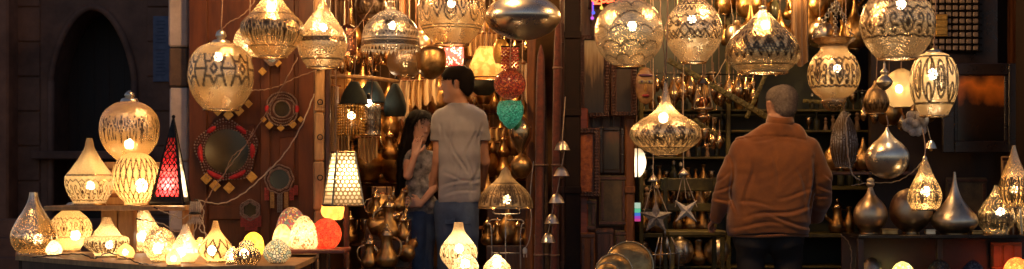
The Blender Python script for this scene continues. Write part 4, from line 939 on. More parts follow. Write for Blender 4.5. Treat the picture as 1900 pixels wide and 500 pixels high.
# pyramid lantern
YQ = 8.15
py = thing('pyramid_lantern', 'black pyramid lantern with a red cut-out face and a white one', 'lantern', (P(315, 0, YQ).x, YQ+.1, zU))
ap = P(322, 217, YQ+.08); B0 = Vector((P(277, 0, YQ+.02).x, YQ+.04, zU+.002)); B1 = Vector((P(339, 0, YQ-.08).x, YQ-.06, zU+.002)); B2 = Vector((P(353, 0, YQ+.2).x, YQ+.2, zU+.002)); B3 = B0+(B2-B1)
m = MB()
for q in (B0, B1, B2, B3): m.tube([q, ap], [.008, .005], 5)
for a, b in ((B0, B1), (B1, B2), (B2, B3), (B3, B0)): m.tube([a+Vector((0, 0, .012)), b+Vector((0, 0, .012))], .012, 5)
m.ball(ap, .012, 8, 5); m.build('frame', IRON, py)
def cutface(a, b, mat, cmat, nm):
    a2, b2 = a.lerp(ap, .10), b.lerp(ap, .10); t1, t2 = a.lerp(ap, .76), b.lerp(ap, .76)
    n_ = (b-a).cross(ap-a).normalized()
    if n_.y > 0: n_ = -n_
    m = MB(); m.add([a.lerp(ap, .02), b.lerp(ap, .02), ap], [(0, 1, 2)]); m.build(nm, mat, py)
    m = MB(); rr = random.Random(5)
    def bary(u, v): 
        q = a.lerp(b, u); return q.lerp(ap, v)+n_*.004
    # solid bottom strip, top and sides
    m.add([bary(0, 0), bary(1, 0), bary(1, .1), bary(0, .1)], [(0, 1, 2, 3)]); m.add([bary(0, .76), bary(1, .76), ap+n_*.004], [(0, 1, 2)])
    for s0, s1 in ((0, .1), (.9, 1)): m.add([bary(s0, .1), bary(s1, .1), bary(s1, .76), bary(s0, .76)], [(0, 1, 2, 3)])
    for r_i in range(9):                                   # arabesque ribs
        v0 = .1+r_i*.073; nn = max(1, int(5*(1-v0)+.6))
        for k in range(nn):
            u0 = .1+.8*k/nn; u1 = .1+.8*(k+1)/nn; um = (u0+u1)/2
            m.tube([bary(u0, v0), bary(um, v0+.05), bary(u1, v0)], .0042, 4, False); m.tube([bary(um, v0+.05), bary(um, v0+.08)], .004, 4, False)
            m.tube([bary(u0, v0), bary(um, v0-.02), bary(u1, v0)], .0035, 4, False)
    m.build('cutwork', cmat, py)
cutface(B0, B1, frosted('red_screen', (1, .09, .09), (.9, .04, .05), .92, 10, .5), IRON, 'red_screen')
cutface(B1, B2, frosted('white_screen', (.9, .85, .7), (.8, .7, .5), .9, 10, .5), IRON, 'white_screen')
for a, b in ((B2, B3), (B3, B0)): m = MB(); m.add([a, b, ap], [(0, 1, 2)]); m.build('back_screen', WOOD_DARK, py)
m = MB(); m.ball(P(318, 345, YQ+.05), .034, 10, 6); m.build('bulb', BULBM, py, smooth=True)

# lampshade on turned stand
YS = 8.6
st_ = thing('standing_lamp', 'square tapered honeycomb shade lamp on a turned wooden stand', 'lamp', (P(643, 0, YS).x, YS, 0.05))
m = MB(); a = P(0, 283, YS).z; b = P(0, 381, YS).z; cx = P(637, 0, YS).x; s = YS/F; Rz = Matrix.Rotation(.42, 3, 'Z')
tp = [(sx*17*s, sy*17*s) for sx, sy in ((-1, -1), (1, -1), (1, 1), (-1, 1))]; bt = [(sx*30*s, sy*30*s) for sx, sy in ((-1, -1), (1, -1), (1, 1), (-1, 1))]
HC = None
def honey():
    m, nt, out = newmat('honeycomb_shade'); uv = N(nt, 'ShaderNodeUVMap'); uv.uv_map = 'UVMap'
    sep = N(nt, 'ShaderNodeSeparateXYZ'); L(nt, uv.outputs[0], sep.inputs[0]); ds = []
    for ox, oy in ((0, 0), (.5, .5)):
        fx = math_(nt, 'SUBTRACT', math_(nt, 'FRACT', math_(nt, 'ADD', math_(nt, 'MULTIPLY', sep.outputs[0], 34), ox)), .5)
        fy = math_(nt, 'MULTIPLY', math_(nt, 'SUBTRACT', math_(nt, 'FRACT', math_(nt, 'ADD', math_(nt, 'MULTIPLY', sep.outputs[1], 20), oy)), .5), 1.7)
        ds.append(math_(nt, 'SQRT', math_(nt, 'ADD', math_(nt, 'MULTIPLY', fx, fx), math_(nt, 'MULTIPLY', fy, fy))))
    f = math_(nt, 'LESS_THAN', math_(nt, 'MINIMUM', *ds), .34)
    p = N(nt, 'ShaderNodeBsdfPrincipled'); p.inputs['Base Color'].default_value = (.5, .3, .1, 1); p.inputs['Roughness'].default_value = .5
    t = N(nt, 'ShaderNodeBsdfTranslucent'); t.inputs[0].default_value = (1, .78, .45, 1)
    x = N(nt, 'ShaderNodeMixShader'); L(nt, f, x.inputs[0]); L(nt, p.outputs[0], x.inputs[1]); L(nt, t.outputs[0], x.inputs[2]); L(nt, x.outputs[0], out.inputs[0]); return m
HC = honey()
for i in range(4):
    j = (i+1) % 4; c = Vector((cx, YS, 0))
    q = [Rz @ Vector((*bt[i], b)), Rz @ Vector((*bt[j], b)), Rz @ Vector((*tp[j], a)), Rz @ Vector((*tp[i], a))]; q = [v+c for v in q]
    w1 = (q[1]-q[0]).length/2; w2 = (q[2]-q[3]).length/2; hh = a-b
    m.add(q, [(0, 1, 2, 3)], [(-w1, 0), (w1, 0), (w2, hh), (-w2, hh)])
m.build('shade', HC, st_)
m = MB()
for ring_, z in ((bt, b), (tp, a)):
    for i in range(4): m.tube([Rz @ Vector((*ring_[i], z))+Vector((cx, YS, 0)), Rz @ Vector((*ring_[(i+1) % 4], z))+Vector((cx, YS, 0))], .008, 6)
for i in range(4): m.tube([Rz @ Vector((*bt[i], b))+Vector((cx, YS, 0)), Rz @ Vector((*tp[i], a))+Vector((cx, YS, 0))], .007, 6)
m.build('shade_frame', BRASS, st_)
m = MB(); m.ball(P(640, 325, YS), .034, 10, 6); m.build('bulb', BULBM, st_, smooth=True)
m = MB(); pr = [(.12, 0), (.12, .02), (.03, .05)]
z_ = .05
while z_ < b-.12: pr += [(.016, z_+.03), (.024, z_+.05), (.016, z_+.07), (.02, z_+.1)]; z_ += .08
pr += [(.012, b-.02), (.008, b+.12)]
m.lathe((P(643, 0, YS).x, YS, 0.0), pr, 16, capb=True, capt=True); m.build('turned_stand', WOOD_MID, st_, smooth=True)

# centre front: lamps on a low stool
YC = 8.0
cs = thing('low_stool', 'small wooden stool under the glowing lamps in the centre', 'stool', (P(885, 0, YC).x, YC, 0)); zC = .46
m = MB(); m.box((P(885, 0, YC).x, YC, zC-.02), (.5, .4, .036), bev=.006); m.build('seat', WOOD_MID, cs)
for sx in (-.2, .2):
    for sy in (-.15, .15): m = MB(); m.box((P(885, 0, YC).x+sx, YC+sy, (zC-.04)/2), (.04, .04, zC-.04), bev=.004); m.build('leg', WOOD_MID, cs)
lamp('bright cream bottle shaped lamp glowing in front of the young man', 851, YC+.05, [(413, 8), (417, 9), (424, 10), (434, 14), (446, 24), (458, 32), (470, 35), (482, 31), (494, 22), (504, 15), (508, 15)], S_HOT, name=TL, pattern=pat(('arab', 7, .2, .6, .003)), bulb=(852, 462), brr=.03)
lamp('small round lit lamp right in front of the cream bottle shaped lamp', 864, YC-.14, [(472, 5), (476, 12), (484, 20), (496, 24), (508, 18), (514, 12)], S_CLEAR, name=TL, bulb=(863, 490), seg=60, n=40, brr=.024)
lamp('small lit teardrop lamp cut by the bottom edge, under the bronze dome lamp', 922, YC-.05, [(473, 5), (478, 9), (486, 18), (496, 25), (506, 22), (511, 14)], S_CLEAR, name=TL, bulb=(922, 490), seg=60, n=40, brr=.024)
# bronze dome lamp on a wire stand
YW = 9.0
dm = lamp('bronze pierced dome lamp on a bent wire stand beside the young man', 938, YW, [(310, 4), (318, 8), (328, 13), (338, 22), (348, 34), (358, 43), (370, 49), (380, 51), (387, 50)], S_DIM, name=TL, pattern=pat(('curl', 11, .06, .55, .006), ('ring', 1, .6, 0, .007)), bulb=(941, 371), brr=.026)
m = MB(); r_w = .005
for pts in ([(918, 388), (918, 397), (962, 397), (962, 388)], [(905, 415), (912, 408), (930, 409)], [(905, 414), (912, 430), (912, 520)], [(972, 414), (966, 430), (966, 520)], [(972, 414), (966, 408), (940, 409)], [(938, 397), (938, 560)], [(912, 470), (966, 470)]):
    m.tube(spline([P(x, y, YW) for x, y in pts], 3), r_w, 5)
m.tube([P(912, 520, YW), P(912, 575, YW-.1)], r_w, 5); m.tube([P(966, 520, YW), P(966, 575, YW-.1)], r_w, 5); m.tube([P(938, 560, YW), P(938, 575, YW+.2)], r_w, 5)
m.build('wire_stand', STEEL, dm, smooth=True)
pg = thing('plug_cord', 'white plug dangling on a thin cord right of the wire stand', 'cord', P(974, 478, 8.95))
m = MB(); m.tube(spline([P(990, 300, 8.95), P(984, 360, 8.95), P(986, 410, 8.95), P(982, 445, 8.95), P(975, 460, 8.95)], 6), .0035, 5); m.build('cord', CORDW, pg, smooth=True)
m = MB(); m.lathe(P(974, 472, 8.95), [(.004, 0), (.014, .004), (.016, .03), (.006, .045)], 10, capb=True); m.tube([P(972, 472, 8.95), P(972, 478, 8.95)], .003, 4); m.tube([P(977, 472, 8.95), P(977, 478, 8.95)], .003, 4)
m.build('plug', basic('white_plastic', (.7, .6, .45), (.6, .5, .4), rough=.4), pg, smooth=True)

# ---- right shelf
YG = 8.8; zG = P(0, 434, YG).z
rs = thing('dark_shelf', 'dark two tier shelf under the unlit brass lamps on the right', 'shelf', (P(1760, 0, YG).x, YG, 0))
m = MB(); a, b = P(1578, 0, YG).x, P(1925, 0, YG).x; m.box(((a+b)/2, YG+.02, zG-.012), (b-a, .46, .022), bev=.004); m.build('top_board', basic('dark_gloss', (.03, .018, .01), (.015, .01, .006), rough=.15, scale=8, bump=.1), rs)
zG2 = P(0, 545, YG).z
m = MB(); m.box(((a+b)/2, YG+.02, zG2-.012), (b-a, .44, .022), bev=.004); m.build('lower_board', WOOD_DARK, rs)
m = MB(); m.box(((a+b)/2, YG+.24, zG/2), (b-a, .02, zG-.04)); m.build('back_board', basic('dark_red_board', (.06, .015, .008), (.03, .008, .005), rough=.5, scale=8), rs)
for x in (a+.02, (a+b)/2, b-.02):
    m = MB(); m.box((x, YG-.17 if x != (a+b)/2 else YG+.1, (zG-.025)/2), (.04, .04, zG-.026), bev=.004); m.build('leg', WOOD_DARK, rs)
def gl(label, px, prof, mat, dY=0, **k):
    Y = YG+dY; by = HOR+(CZ-zG)*F/Y; sh = by-prof[-1][0]
    bu = k.pop('bulb', None); fi = k.pop('finial', None)
    return lamp(label, px, Y, [(y+sh, h) for y, h in prof], mat, name=TL, bulb=(bu[0], bu[1]+sh) if bu else None, finial=[(y+sh, h) for y, h in fi] if fi else None, **k)
DB = basic('dull_brass', (.62, .47, .3), (.4, .28, .16), rough=.36, metal=1.0, scale=8, bump=.35, bscale=60)
DB2 = basic('dull_silver_brass', (.75, .62, .45), (.5, .39, .26), rough=.33, metal=1.0, scale=8, bump=.35, bscale=60)
gl('unlit dull brass bottle lamp with a knob, leftmost on the right shelf', 1615, [(344, 4), (352, 6), (362, 11), (374, 22), (386, 29), (400, 31), (414, 27), (424, 18), (432, 14)], DB, finial=[(328, 2), (332, 7), (337, 6), (340, 8), (346, 5)], seg=50)
gl('unlit round dull brass ball lamp, second on the right shelf', 1690, [(350, 8), (356, 22), (370, 34), (388, 39), (406, 37), (420, 27), (429, 16), (433, 15)], DB, .06, seg=50)
gl('unlit hammered brass cone lamp in the middle of the right shelf', 1771, [(318, 2), (336, 4), (350, 7), (364, 12), (376, 20), (388, 30), (398, 38), (408, 42), (418, 40), (427, 31), (433, 22)], DB2, -.04, seg=60)
gl('lit lamp of openwork brass curls right of the hammered cone', 1848, [(344, 3), (352, 6), (364, 13), (376, 22), (390, 30), (404, 34), (416, 31), (426, 24), (433, 22)], S_CLEAR, 0, pattern=pat(('curl', 7, .08, .42, .009), ('curl', 5, .44, .8, .007)), bulb=(1856, 393), brr=.026)
tf = gl('tall pointed lit lamp standing on three thin legs at the right edge', 1881, [(268, 3), (278, 5), (292, 9), (308, 15), (322, 20), (338, 25), (352, 26), (366, 24), (378, 18), (384, 15)], S_CLEAR, -.08, pattern=pat(('curl', 6, .08, .5, .007)), bulb=(1881, 350), brr=.028)
tf.location.z += 0
# raise it: the profile ends 50 px above the shelf
dz = (433-384)*(YG-.08)/F; tf.location.z += dz
m = MB(); q = Vector(tf.location)
for a in (0.3, 2.4, 4.5): m.tube([q+Vector((.045*math.sin(a), .045*math.cos(a), .004)), q+Vector((.055*math.sin(a), .055*math.cos(a), -dz+.002))], .005, 5)
m.build('leg', STEEL, tf)
gl('lamp cut by the right edge of the photo, on the shelf', 1908, [(360, 4), (374, 14), (392, 22), (408, 24), (424, 18), (433, 14)], S_CLEAR, .02, pattern=pat(('curl', 6, .08, .7, .006)), bulb=(1906, 400), seg=60, brr=.024)
def clutter(px, w_, h_, dY, mat, label, name='small_box', cat='box'):
    Y = YG+dY; m = MB(); x = P(px, 0, Y).x; m.box((x, Y, zG+h_/2), (w_, w_*.7, h_), bev=.004); m.box((x, Y, zG+h_+.003), (w_*1.06, w_*.75, .008), bev=.003)
    m.build(name, mat, label=label, cat=cat)
clutter(1649, .1, .03, -.12, BRASSD, 'flat brass box between the bottle lamp and the ball lamp on the right shelf')
clutter(1726, .06, .025, -.13, SILVERB, 'tiny silvery box in front of the round ball lamp, on the right shelf')
clutter(1812, .07, .02, -.14, BRASSD, 'low brass box right of the hammered cone lamp')
low = [(1618, 478, 19, 'grey pierced dome lamp low on the shelf, leftmost of the lower row', S_DIM, None), (1675, 486, 23, 'green and gold mosaic dome lamp low on the right shelf', 'gm', 1), (1743, 482, 23, 'dark speckled glass dome low on the right shelf, middle of the row', 'dm', None),
       (1806, 484, 21, 'bluish grey glass dome low on the right shelf', 'bm', None), (1886, 478, 24, 'glowing orange glass dome low at the right end of the shelf', 'om', 1)]
mm = {'gm': mosaic('green_mosaic', [(.2, .3, .08), (.7, .55, .15), (.1, .3, .2), (.8, .7, .4)], scale=60, glow=.8), 'dm': mosaic('speckle', [(.2, .1, .06), (.3, .22, .15), (.12, .1, .1)], scale=80, glow=.4), 'bm': mosaic('blue_speckle', [(.15, .15, .2), (.25, .25, .3), (.1, .09, .12)], scale=80, glow=.4), 'om': mosaic('orange_mosaic', [(.9, .2, .05), (.8, .12, .04), (.95, .3, .1)], scale=60, glow=.85)}
for px, y0, hw, lb, mt, lit in low:
    by = HOR+(CZ-zG2)*F/YG
    lamp(lb, px, YG, [(y0, 4), (y0+5, hw*.55), (y0+15, hw*.85), (y0+28, hw), (y0+45, hw*.95), (by, hw*.7)], mm.get(mt, mt), name=TL, seg=50, n=36, rim=False, bulb=(px, y0+24) if lit else None, brr=.026)
m = MB(); a = P(1838, 500, YG+.2); b = P(1895, 450, YG+.2); m.box(((a.x+b.x)/2, YG+.2, (a.z+b.z)/2), (b.x-a.x, .03, b.z-a.z), bev=.004)
for k in range(3): m.box((a.x+(k+.5)*(b.x-a.x)/3, YG+.18, (a.z+b.z)/2), (.05, .012, (b.z-a.z)*.8), bev=.003)
m.build('crate_side', basic('orange_wood', (.5, .16, .04), (.3, .08, .02), rough=.5, scale=8), label='orange wooden crate standing under the right shelf', cat='crate')
for o in [bpy.data.objects['crate_side']]: o.name = 'wooden_crate'
# ================================================================== DOOR MIRRORS
REDFELT = basic('red_felt', (.55, .02, .025), (.28, .01, .012), rough=.8, scale=40, bump=.5)
BEADM = basic('grey_beads', (.3, .2, .15), (.12, .07, .05), rough=.3, scale=80, bump=.3)
MIRG = basic('tarnished_mirror', (.09, .085, .075), (.05, .047, .04), rough=.18, metal=1.0, scale=3, bump=0)
YM = 9.58
def diamond(m, px, py, r, Y=YM-.02, rot=PI/4):
    m.box(P(px, py, Y), (r*2*Y/F*.72, .008, r*2*Y/F*.72), rot=Matrix.Rotation(rot, 3, 'Y'), bev=.003)
def wall_mirror(label, px, py, rg, rout, wob, nlob, diam=(), sx=1.0, tassels=None, redpad=None, extra=None, phase=0.0):
    s = YM/F; t = thing('beaded_mirror', label, 'mirror', P(px, py+rout, YM)); c = P(px, py, YM)
    n = 72; outer = []; inner = []
    for i in range(n):
        a = 2*PI*i/n; R = (rout+wob*math.cos(nlob*a+phase))*s; outer.append((c.x+R*sx*math.sin(a), c.z+R*math.cos(a))); inner.append((c.x+rg*s*math.sin(a), c.z+rg*s*math.cos(a)))
    m = MB(); vs = [(x, YM-.012, z) for x, z in outer]+[(x, YM-.016, z) for x, z in inner]+[(x, YM+.012, z) for x, z in outer]
    fs = [(i, (i+1) % n, (i+1) % n+n, i+n) for i in range(n)]+[(i, i+2*n, (i+1) % n+2*n, (i+1) % n) for i in range(n)]
    m.add(vs, fs); m.build('frame', basic('dark_felt_brown', (.1, .03, .02), (.05, .015, .01), rough=.85, scale=30), t)
    m = MB(); m.add([(c.x+rg*s*math.sin(2*PI*i/48), YM-.008, c.z+rg*s*math.cos(2*PI*i/48)) for i in range(48)], [tuple(range(48))]); m.build('mirror_glass', MIRG, t)
    m = MB()
    for R, k, r_, wb in ((rg+1.5, 52, .006, 0), (rout-1, 64, .0065, wob), (rg+6, 56, .005, 0), (rout-6, 60, .005, wob)):
        if R < rg or (R == rg+6 and rout-rg < 12): continue
        for i in range(k):
            a = 2*PI*i/k; RR = (R+wb*math.cos(nlob*a+phase))*s; xx = sx if R > rg+3 else 1; m.ball(Vector((c.x+RR*xx*math.sin(a), YM-.022, c.z+RR*math.cos(a))), r_, 6, 4)
    m.build('bead_trim', BEADM, t, smooth=True)
    if redpad:
        for (a, ln, rr) in redpad:
            m = MB(); pts = [c+Vector(((rr*s)*sx*math.sin(math.radians(a+q)), -.018, rr*s*math.cos(math.radians(a+q)))) for q in np.linspace(-ln, ln, 6)]
            w_ = (rout-rg)*.3*s; m.tube(pts, [w_*.3, w_*.9, w_, w_, w_*.9, w_*.3], 8); m.build('red_padding', REDFELT, t, smooth=True)
    for (dx, dy, r) in diam:
        m = MB(); diamond(m, dx, dy, r); m.build('gilt_pendant', GOLDLEAF, t)
    if tassels:
        for (tx, ty, l_, w_, mt) in tassels:
            m = MB()
            for k in range(int(l_/3)):
                for j in (-w_/2, 0, w_/2): m.ball(P(tx+j, ty+k*3, YM-.02), .0068, 5, 3)
            m.build('tassel', mt, t, smooth=True)
    return t
wall_mirror('large round mirror in a wavy red beaded frame in the middle of the wooden door', 421, 281, 41, 57, 4, 5, [(383, 332, 11), (399, 345, 11), (425, 349, 11), (467, 329, 11)], redpad=[(90, 16, 49), (-95, 20, 49), (155, 20, 50), (205, 20, 50), (35, 14, 49), (-35, 12, 49)], phase=.4)
wall_mirror('eye shaped red beaded mirror at the upper right of the wooden door', 524, 203, 14, 27, 5, 2, [(500, 233, 8), (521, 238, 7), (543, 231, 8), (489, 222, 6), (558, 222, 6)], sx=1.35, redpad=[(90, 22, 21), (-90, 22, 21)])
wall_mirror('upper hanging mirror half hidden by the star globe, showing only gilt squares', 428, 170, 20, 32, 2, 4, [(404, 208, 8), (424, 214, 10), (443, 206, 10), (461, 193, 8)])
wall_mirror('small beaded mirror high on the door under the wide shouldered lamp', 505, 108, 9, 14, 1, 4, [(487, 133, 8), (515, 117, 8)])
TR = basic('tassel_red', (.45, .06, .04), (.2, .03, .03), rough=.5, scale=60); TG = basic('tassel_gold', (.6, .35, .1), (.3, .15, .04), rough=.4, scale=60); TK = basic('tassel_grey', (.3, .25, .22), (.12, .1, .09), rough=.4, scale=60)
wall_mirror('round beaded mirror with long tassels at the lower right of the door', 519, 333, 18, 27, 1, 8, [], tassels=[(495, 350, 26, 6, TR), (505, 358, 32, 5, TG), (519, 360, 38, 7, TK), (531, 358, 30, 5, TG), (541, 350, 26, 6, TR), (549, 346, 18, 5, TR)])
wall_mirror('small beaded mirror over a block of red beads low on the door', 465, 390, 13, 19, 1, 6, [], tassels=[(450, 402, 22, 5, TR), (458, 406, 24, 5, TR), (466, 406, 24, 5, TR), (474, 406, 24, 5, TR), (481, 402, 22, 5, TR)], redpad=[(180, 30, 17)])

# ================================================================== LOOSE WIRES
def wire(label, pts, Y0, Y1, r=.0035, mat=None):
    n = len(pts); q = [P(x, y, Y0+(Y1-Y0)*i/(n-1)) for i, (x, y) in enumerate(pts)]; m = MB()
    pp = spline(q, 8); pp2 = [p+Vector((.0025*math.sin(i*1.9), 0, .0025*math.cos(i*1.9))) for i, p in enumerate(pp)]; m.tube(pp2, r, 5)
    t = thing('loose_cord', label, 'cord', q[0]); m.build('cord', mat or CORD, t, smooth=True)
    m = MB(); m.tube([q[-1], q[-1]+(q[-1]-q[-2]).normalized()*.03], .006, 6); m.build('plug', IRON, t)
wire('twisted cord sagging from the top edge to the knob of the star globe', [(474, -20), (470, 6), (448, 30), (425, 42), (411, 56)], 8.7, 8.72)
wire('cord running almost level from behind the star globe to the pale post', [(466, 168), (490, 167), (520, 159), (550, 144), (588, 131)], 9.2, 9.3, .0035)
wire('long cord falling from the wide shouldered lamp across the door to the table', [(552, 108), (525, 158), (494, 210), (455, 270), (425, 310), (390, 360), (370, 396)], 9.1, 8.5, .0035)
wire('long cord curving from the hook on the post down over the door mirrors', [(583, 175), (560, 232), (528, 285), (490, 325), (450, 360), (410, 378), (368, 372)], 9.25, 8.6, .0045, CORDW)
wire('cord over the face of the large round mirror', [(470, 240), (455, 270), (432, 290), (418, 318)], 9.4, 9.4, .003)
wire('cord sloping behind the slim drop lamp and the silver dome lamp', [(700, -10), (690, 12), (670, 42), (640, 75), (628, 92)], 9.3, 9.3, .0035)
for i, (pts, lb) in enumerate([
    ([(352, 385), (350, 410), (330, 430), (300, 415), (262, 408)], 'pale tangled cord looping left under the pyramid lantern'),
    ([(355, 386), (372, 400), (380, 430), (384, 460), (375, 480)], 'pale tangled cord dropping between the slender lamp and the diamond lamp'),
    ([(360, 388), (352, 420), (346, 440), (320, 440), (305, 425)], 'pale tangled cord hooked behind the slender teardrop lamp'),
    ([(365, 384), (340, 405), (322, 400), (300, 392), (292, 388)], 'pale tangled cord just under the right end of the upper plank'),
    ([(362, 380), (366, 410), (358, 445), (372, 470), (384, 478)], 'pale cord twisting down right of the slender teardrop lamp'),
    ([(368, 372), (378, 395), (370, 425), (388, 440), (382, 462)], 'cord end hanging from the bundle beside the pyramid lantern'),
    ([(330, 392), (316, 410), (318, 430), (330, 448), (326, 462)], 'cord curling behind the round openwork lamp')]):
    wire(lb, pts, 8.15, 8.05, .0038, CORDW)
m = MB(); cb = thing('cord_bundle', 'bundle of pale cords tied together beside the pyramid lantern', 'cord', P(362, 410, 8.12))
for i in range(6): m.tube(spline([P(355+i*3, 375, 8.12), P(352+i*4, 390, 8.1), P(358+i*2, 402, 8.12), P(350+i*5, 416, 8.1)], 5), .006, 5)
m.build('cords', CORDW, cb, smooth=True); m = MB(); m.torus(P(362, 396, 8.11), .03, .008, 12, 5); m.build('tie', IRON, cb)
wire('thin black cord along the front edge of the low table', [(60, 478), (100, 474), (150, 472), (175, 480), (200, 470), (230, 478), (260, 490)], 8.0, 7.4, .0035, IRON)
wire('grey wire hanging in loops below the front edge of the low table', [(190, 484), (215, 494), (245, 496), (262, 490), (290, 494)], 7.7, 7.3, .004, STEEL)
wire('thin cord hanging between the fish scale globe and the egg shaped lamp', [(1225, -20), (1226, 40), (1232, 100), (1235, 146)], 8.7, 8.4, .003)
wire('thin cord curving down right of the egg shaped lamp', [(1350, -20), (1360, 40), (1350, 100), (1325, 150)], 9.0, 9.2, .003, CORDW)
wire('cord looping from the drop ball to the small pierced drop lamp on the right', [(1580, 345), (1610, 340), (1660, 338), (1690, 322), (1712, 300)], 9.0, 8.6, .0035, CORDW)
wire('cord hooked over the woven cage and falling behind the rust jacket', [(1578, 212), (1570, 225), (1572, 270), (1580, 320), (1596, 335)], 9.2, 9.1, .005, CORDW)
wire('dark cord hanging from the shelf beside the standing man', [(1560, 436), (1574, 450), (1580, 475), (1576, 520)], 8.9, 8.9, .004, CORD)

# neon sign
ns = thing('neon_sign', 'red neon squiggle sign cut by the top edge, above the fish scale globe', 'sign', P(1128, 12, 9.6))
m = MB(); NE = emit('neon_red', (1, .06, .02), 7)
for pts in ([(1098, 2), (1106, 6), (1112, -2), (1118, 6), (1126, 3), (1130, -6)], [(1102, 9), (1116, 9)], [(1126, 7), (1136, 4), (1142, 7), (1150, 2), (1156, 6), (1160, -4)], [(1134, -2), (1146, -4)]):
    m.tube(spline([P(x, y-2, 9.6) for x, y in pts], 4), .0075, 6)
m.build('neon_tube', NE, ns, smooth=True)
m = MB(); m.box(P(1130, -8, 9.66), (.3, .02, .2), bev=.005); m.build('backplate', BLACKISH, ns)
for x, y, c, nm in ((1116, 15, (1, .7, .1), 'yellow_dot'), (1101, 24, (.1, .15, 1), 'blue_dot'), (1099, 34, (.5, .1, .6), 'violet_dot')):
    m = MB(); m.ball(P(x, y, 9.6), .013, 8, 5); m.tube([P(x, y-2, 9.62), P(x, -4, 9.64)], .003, 4); m.build('hanging_bulb', emit(nm, c, 1.2), ns, smooth=True)
# painted face plate
fp = thing('painted_mask', 'small painted wooden mask hanging under the fish scale globe', 'mask', P(1198, 196, 9.7))
m = MB(); m.ball(P(1198, 160, 9.7), .075, 18, 12, (1, .35, 1.8)); m.build('face_board', basic('mask_paint', (.3, .16, .05), (.12, .04, .02), rough=.4, scale=14), fp, smooth=True)
for x, y, r, c, nm, q3 in ((1191, 152, .024, (.3, .24, .12), 'eye', (1.2, .3, .7)), (1205, 152, .024, (.3, .24, .12), 'eye', (1.2, .3, .7)), (1191, 152, .011, (.05, .02, .12), 'pupil', (1, 1, 1)), (1205, 152, .011, (.05, .02, .12), 'pupil', (1, 1, 1)), (1198, 140, .03, (.14, .05, .1), 'forehead_band', (1.8, .5, .35)),
    (1198, 163, .014, (.5, .25, .06), 'nose', (.7, 1, 2)), (1198, 178, .022, (.35, .03, .03), 'mouth', (1.3, .6, .5))):
    m = MB(); m.ball(P(x, y, 9.674), r, 12, 7, q3); m.build(nm, basic('mask_'+nm, c, rough=.4), fp, smooth=True)
m = MB(); m.tube([P(1198, 128, 9.7), P(1198, -60, 9.7)], .003, 4); m.build('cord', CORD, fp)
# white lit half globe behind the brown post
lamp('white glass globe lamp half hidden by the brown post, left of the long necked lamp', 1180, 10.3, [(276, 8), (282, 14), (294, 18), (303, 19), (314, 17), (324, 12), (329, 8)], frosted('opal_glass', (1, .97, .9), (.98, .94, .85), .9, 6, .2), bulb=(1180, 303), wire=True, seg=40, n=24, brr=.017, rim=False)
m = MB(); sl = thing('colour_tube_light', 'small rainbow coloured glass light low beside the brown post', 'lamp', P(1183, 416, 9.95))
for k, (c, nm) in enumerate((((.75, 1, .75), 'pale_green'), ((.2, .9, .5), 'green'), ((.1, .3, 1), 'blue'), ((.6, .1, .8), 'violet'), ((1, .1, .4), 'pink'))):
    m = MB(); hk = (11, 8, 6, 5, 5)[k]; y0 = 376+(0, 11, 19, 25, 30)[k]; m.lathe(P(1183, y0+hk, 9.95), [(.022, 0), (.022, hk*9.95/F*.95)], 16, capb=True, capt=True); m.build('colour_band', emit('tube_'+nm, c, .5), sl, smooth=True)
m = MB(); m.tube([P(1183, 376, 9.95), P(1183, -60, 9.95)], .004, 4); m.build('cord', IRON, sl)

# brass stacked bowls at the bottom
for i, (px, py, r, lb) in enumerate(((1168, 492, 44, 'largest of the brass dome trays leaning in a row at the bottom'), (1140, 505, 34, 'middle brass dome tray leaning at the bottom'), (1127, 512, 24, 'smallest brass dome tray in front of the leaning row'))):
    Y = 8.6-.14*i; s = Y/F; t = thing('brass_tray', lb, 'tray', P(px, py+r, Y))
    ax = Matrix.Rotation(PI/2-.25, 3, 'X') @ Matrix.Rotation(0, 3, 'Z')
    m = MB(); m.lathe(P(px, py, Y), [(.002, .05), (r*s*.5, .045), (r*s*.8, .03), (r*s*.93, .008), (r*s, 0), (r*s, -.008), (r*s*.9, -.006)], 48, axis=ax); m.build('dish', BRASSD, t, smooth=True)
    m = MB(); m.torus(P(px, py, Y), r*s, .007, 48, 6, ax); m.build('rolled_rim', BRASS, t, smooth=True)

# ================================================================== WINDOW DISPLAY (behind the long necked lamp and the man)
YI = 11.2
dsp = thing('display_rack', 'olive painted rack with shelves of small brassware behind the rust jacket man', 'rack', (P(1350, 0, YI).x, YI, .13))
xa, xb = P(1186, 0, YI).x, P(1610, 0, YI).x
rows = [205, 243, 292, 345, 432, 492]
for y in rows:
    z_ = P(0, y, YI).z; th = .035 if y in (345, 432) else .018
    m = MB(); m.box(((xa+xb)/2, YI+.05, z_-th/2), (xb-xa, .42, th), bev=.004); m.build('shelf_board', OLIVE, dsp)
for x in (1186, 1345, 1612):
    m = MB(); m.box((P(x, 0, YI).x, YI-.17, 1.5), (.035, .035, 2.74), bev=.004); m.build('upright', OLIVE, dsp)
m = MB(); m.box(((xa+xb)/2, YI+.3, 1.5), (xb-xa, .02, 2.74)); m.build('back_panel', basic('green_black', (.03, .035, .02), (.012, .014, .01), rough=.5, scale=6), dsp)
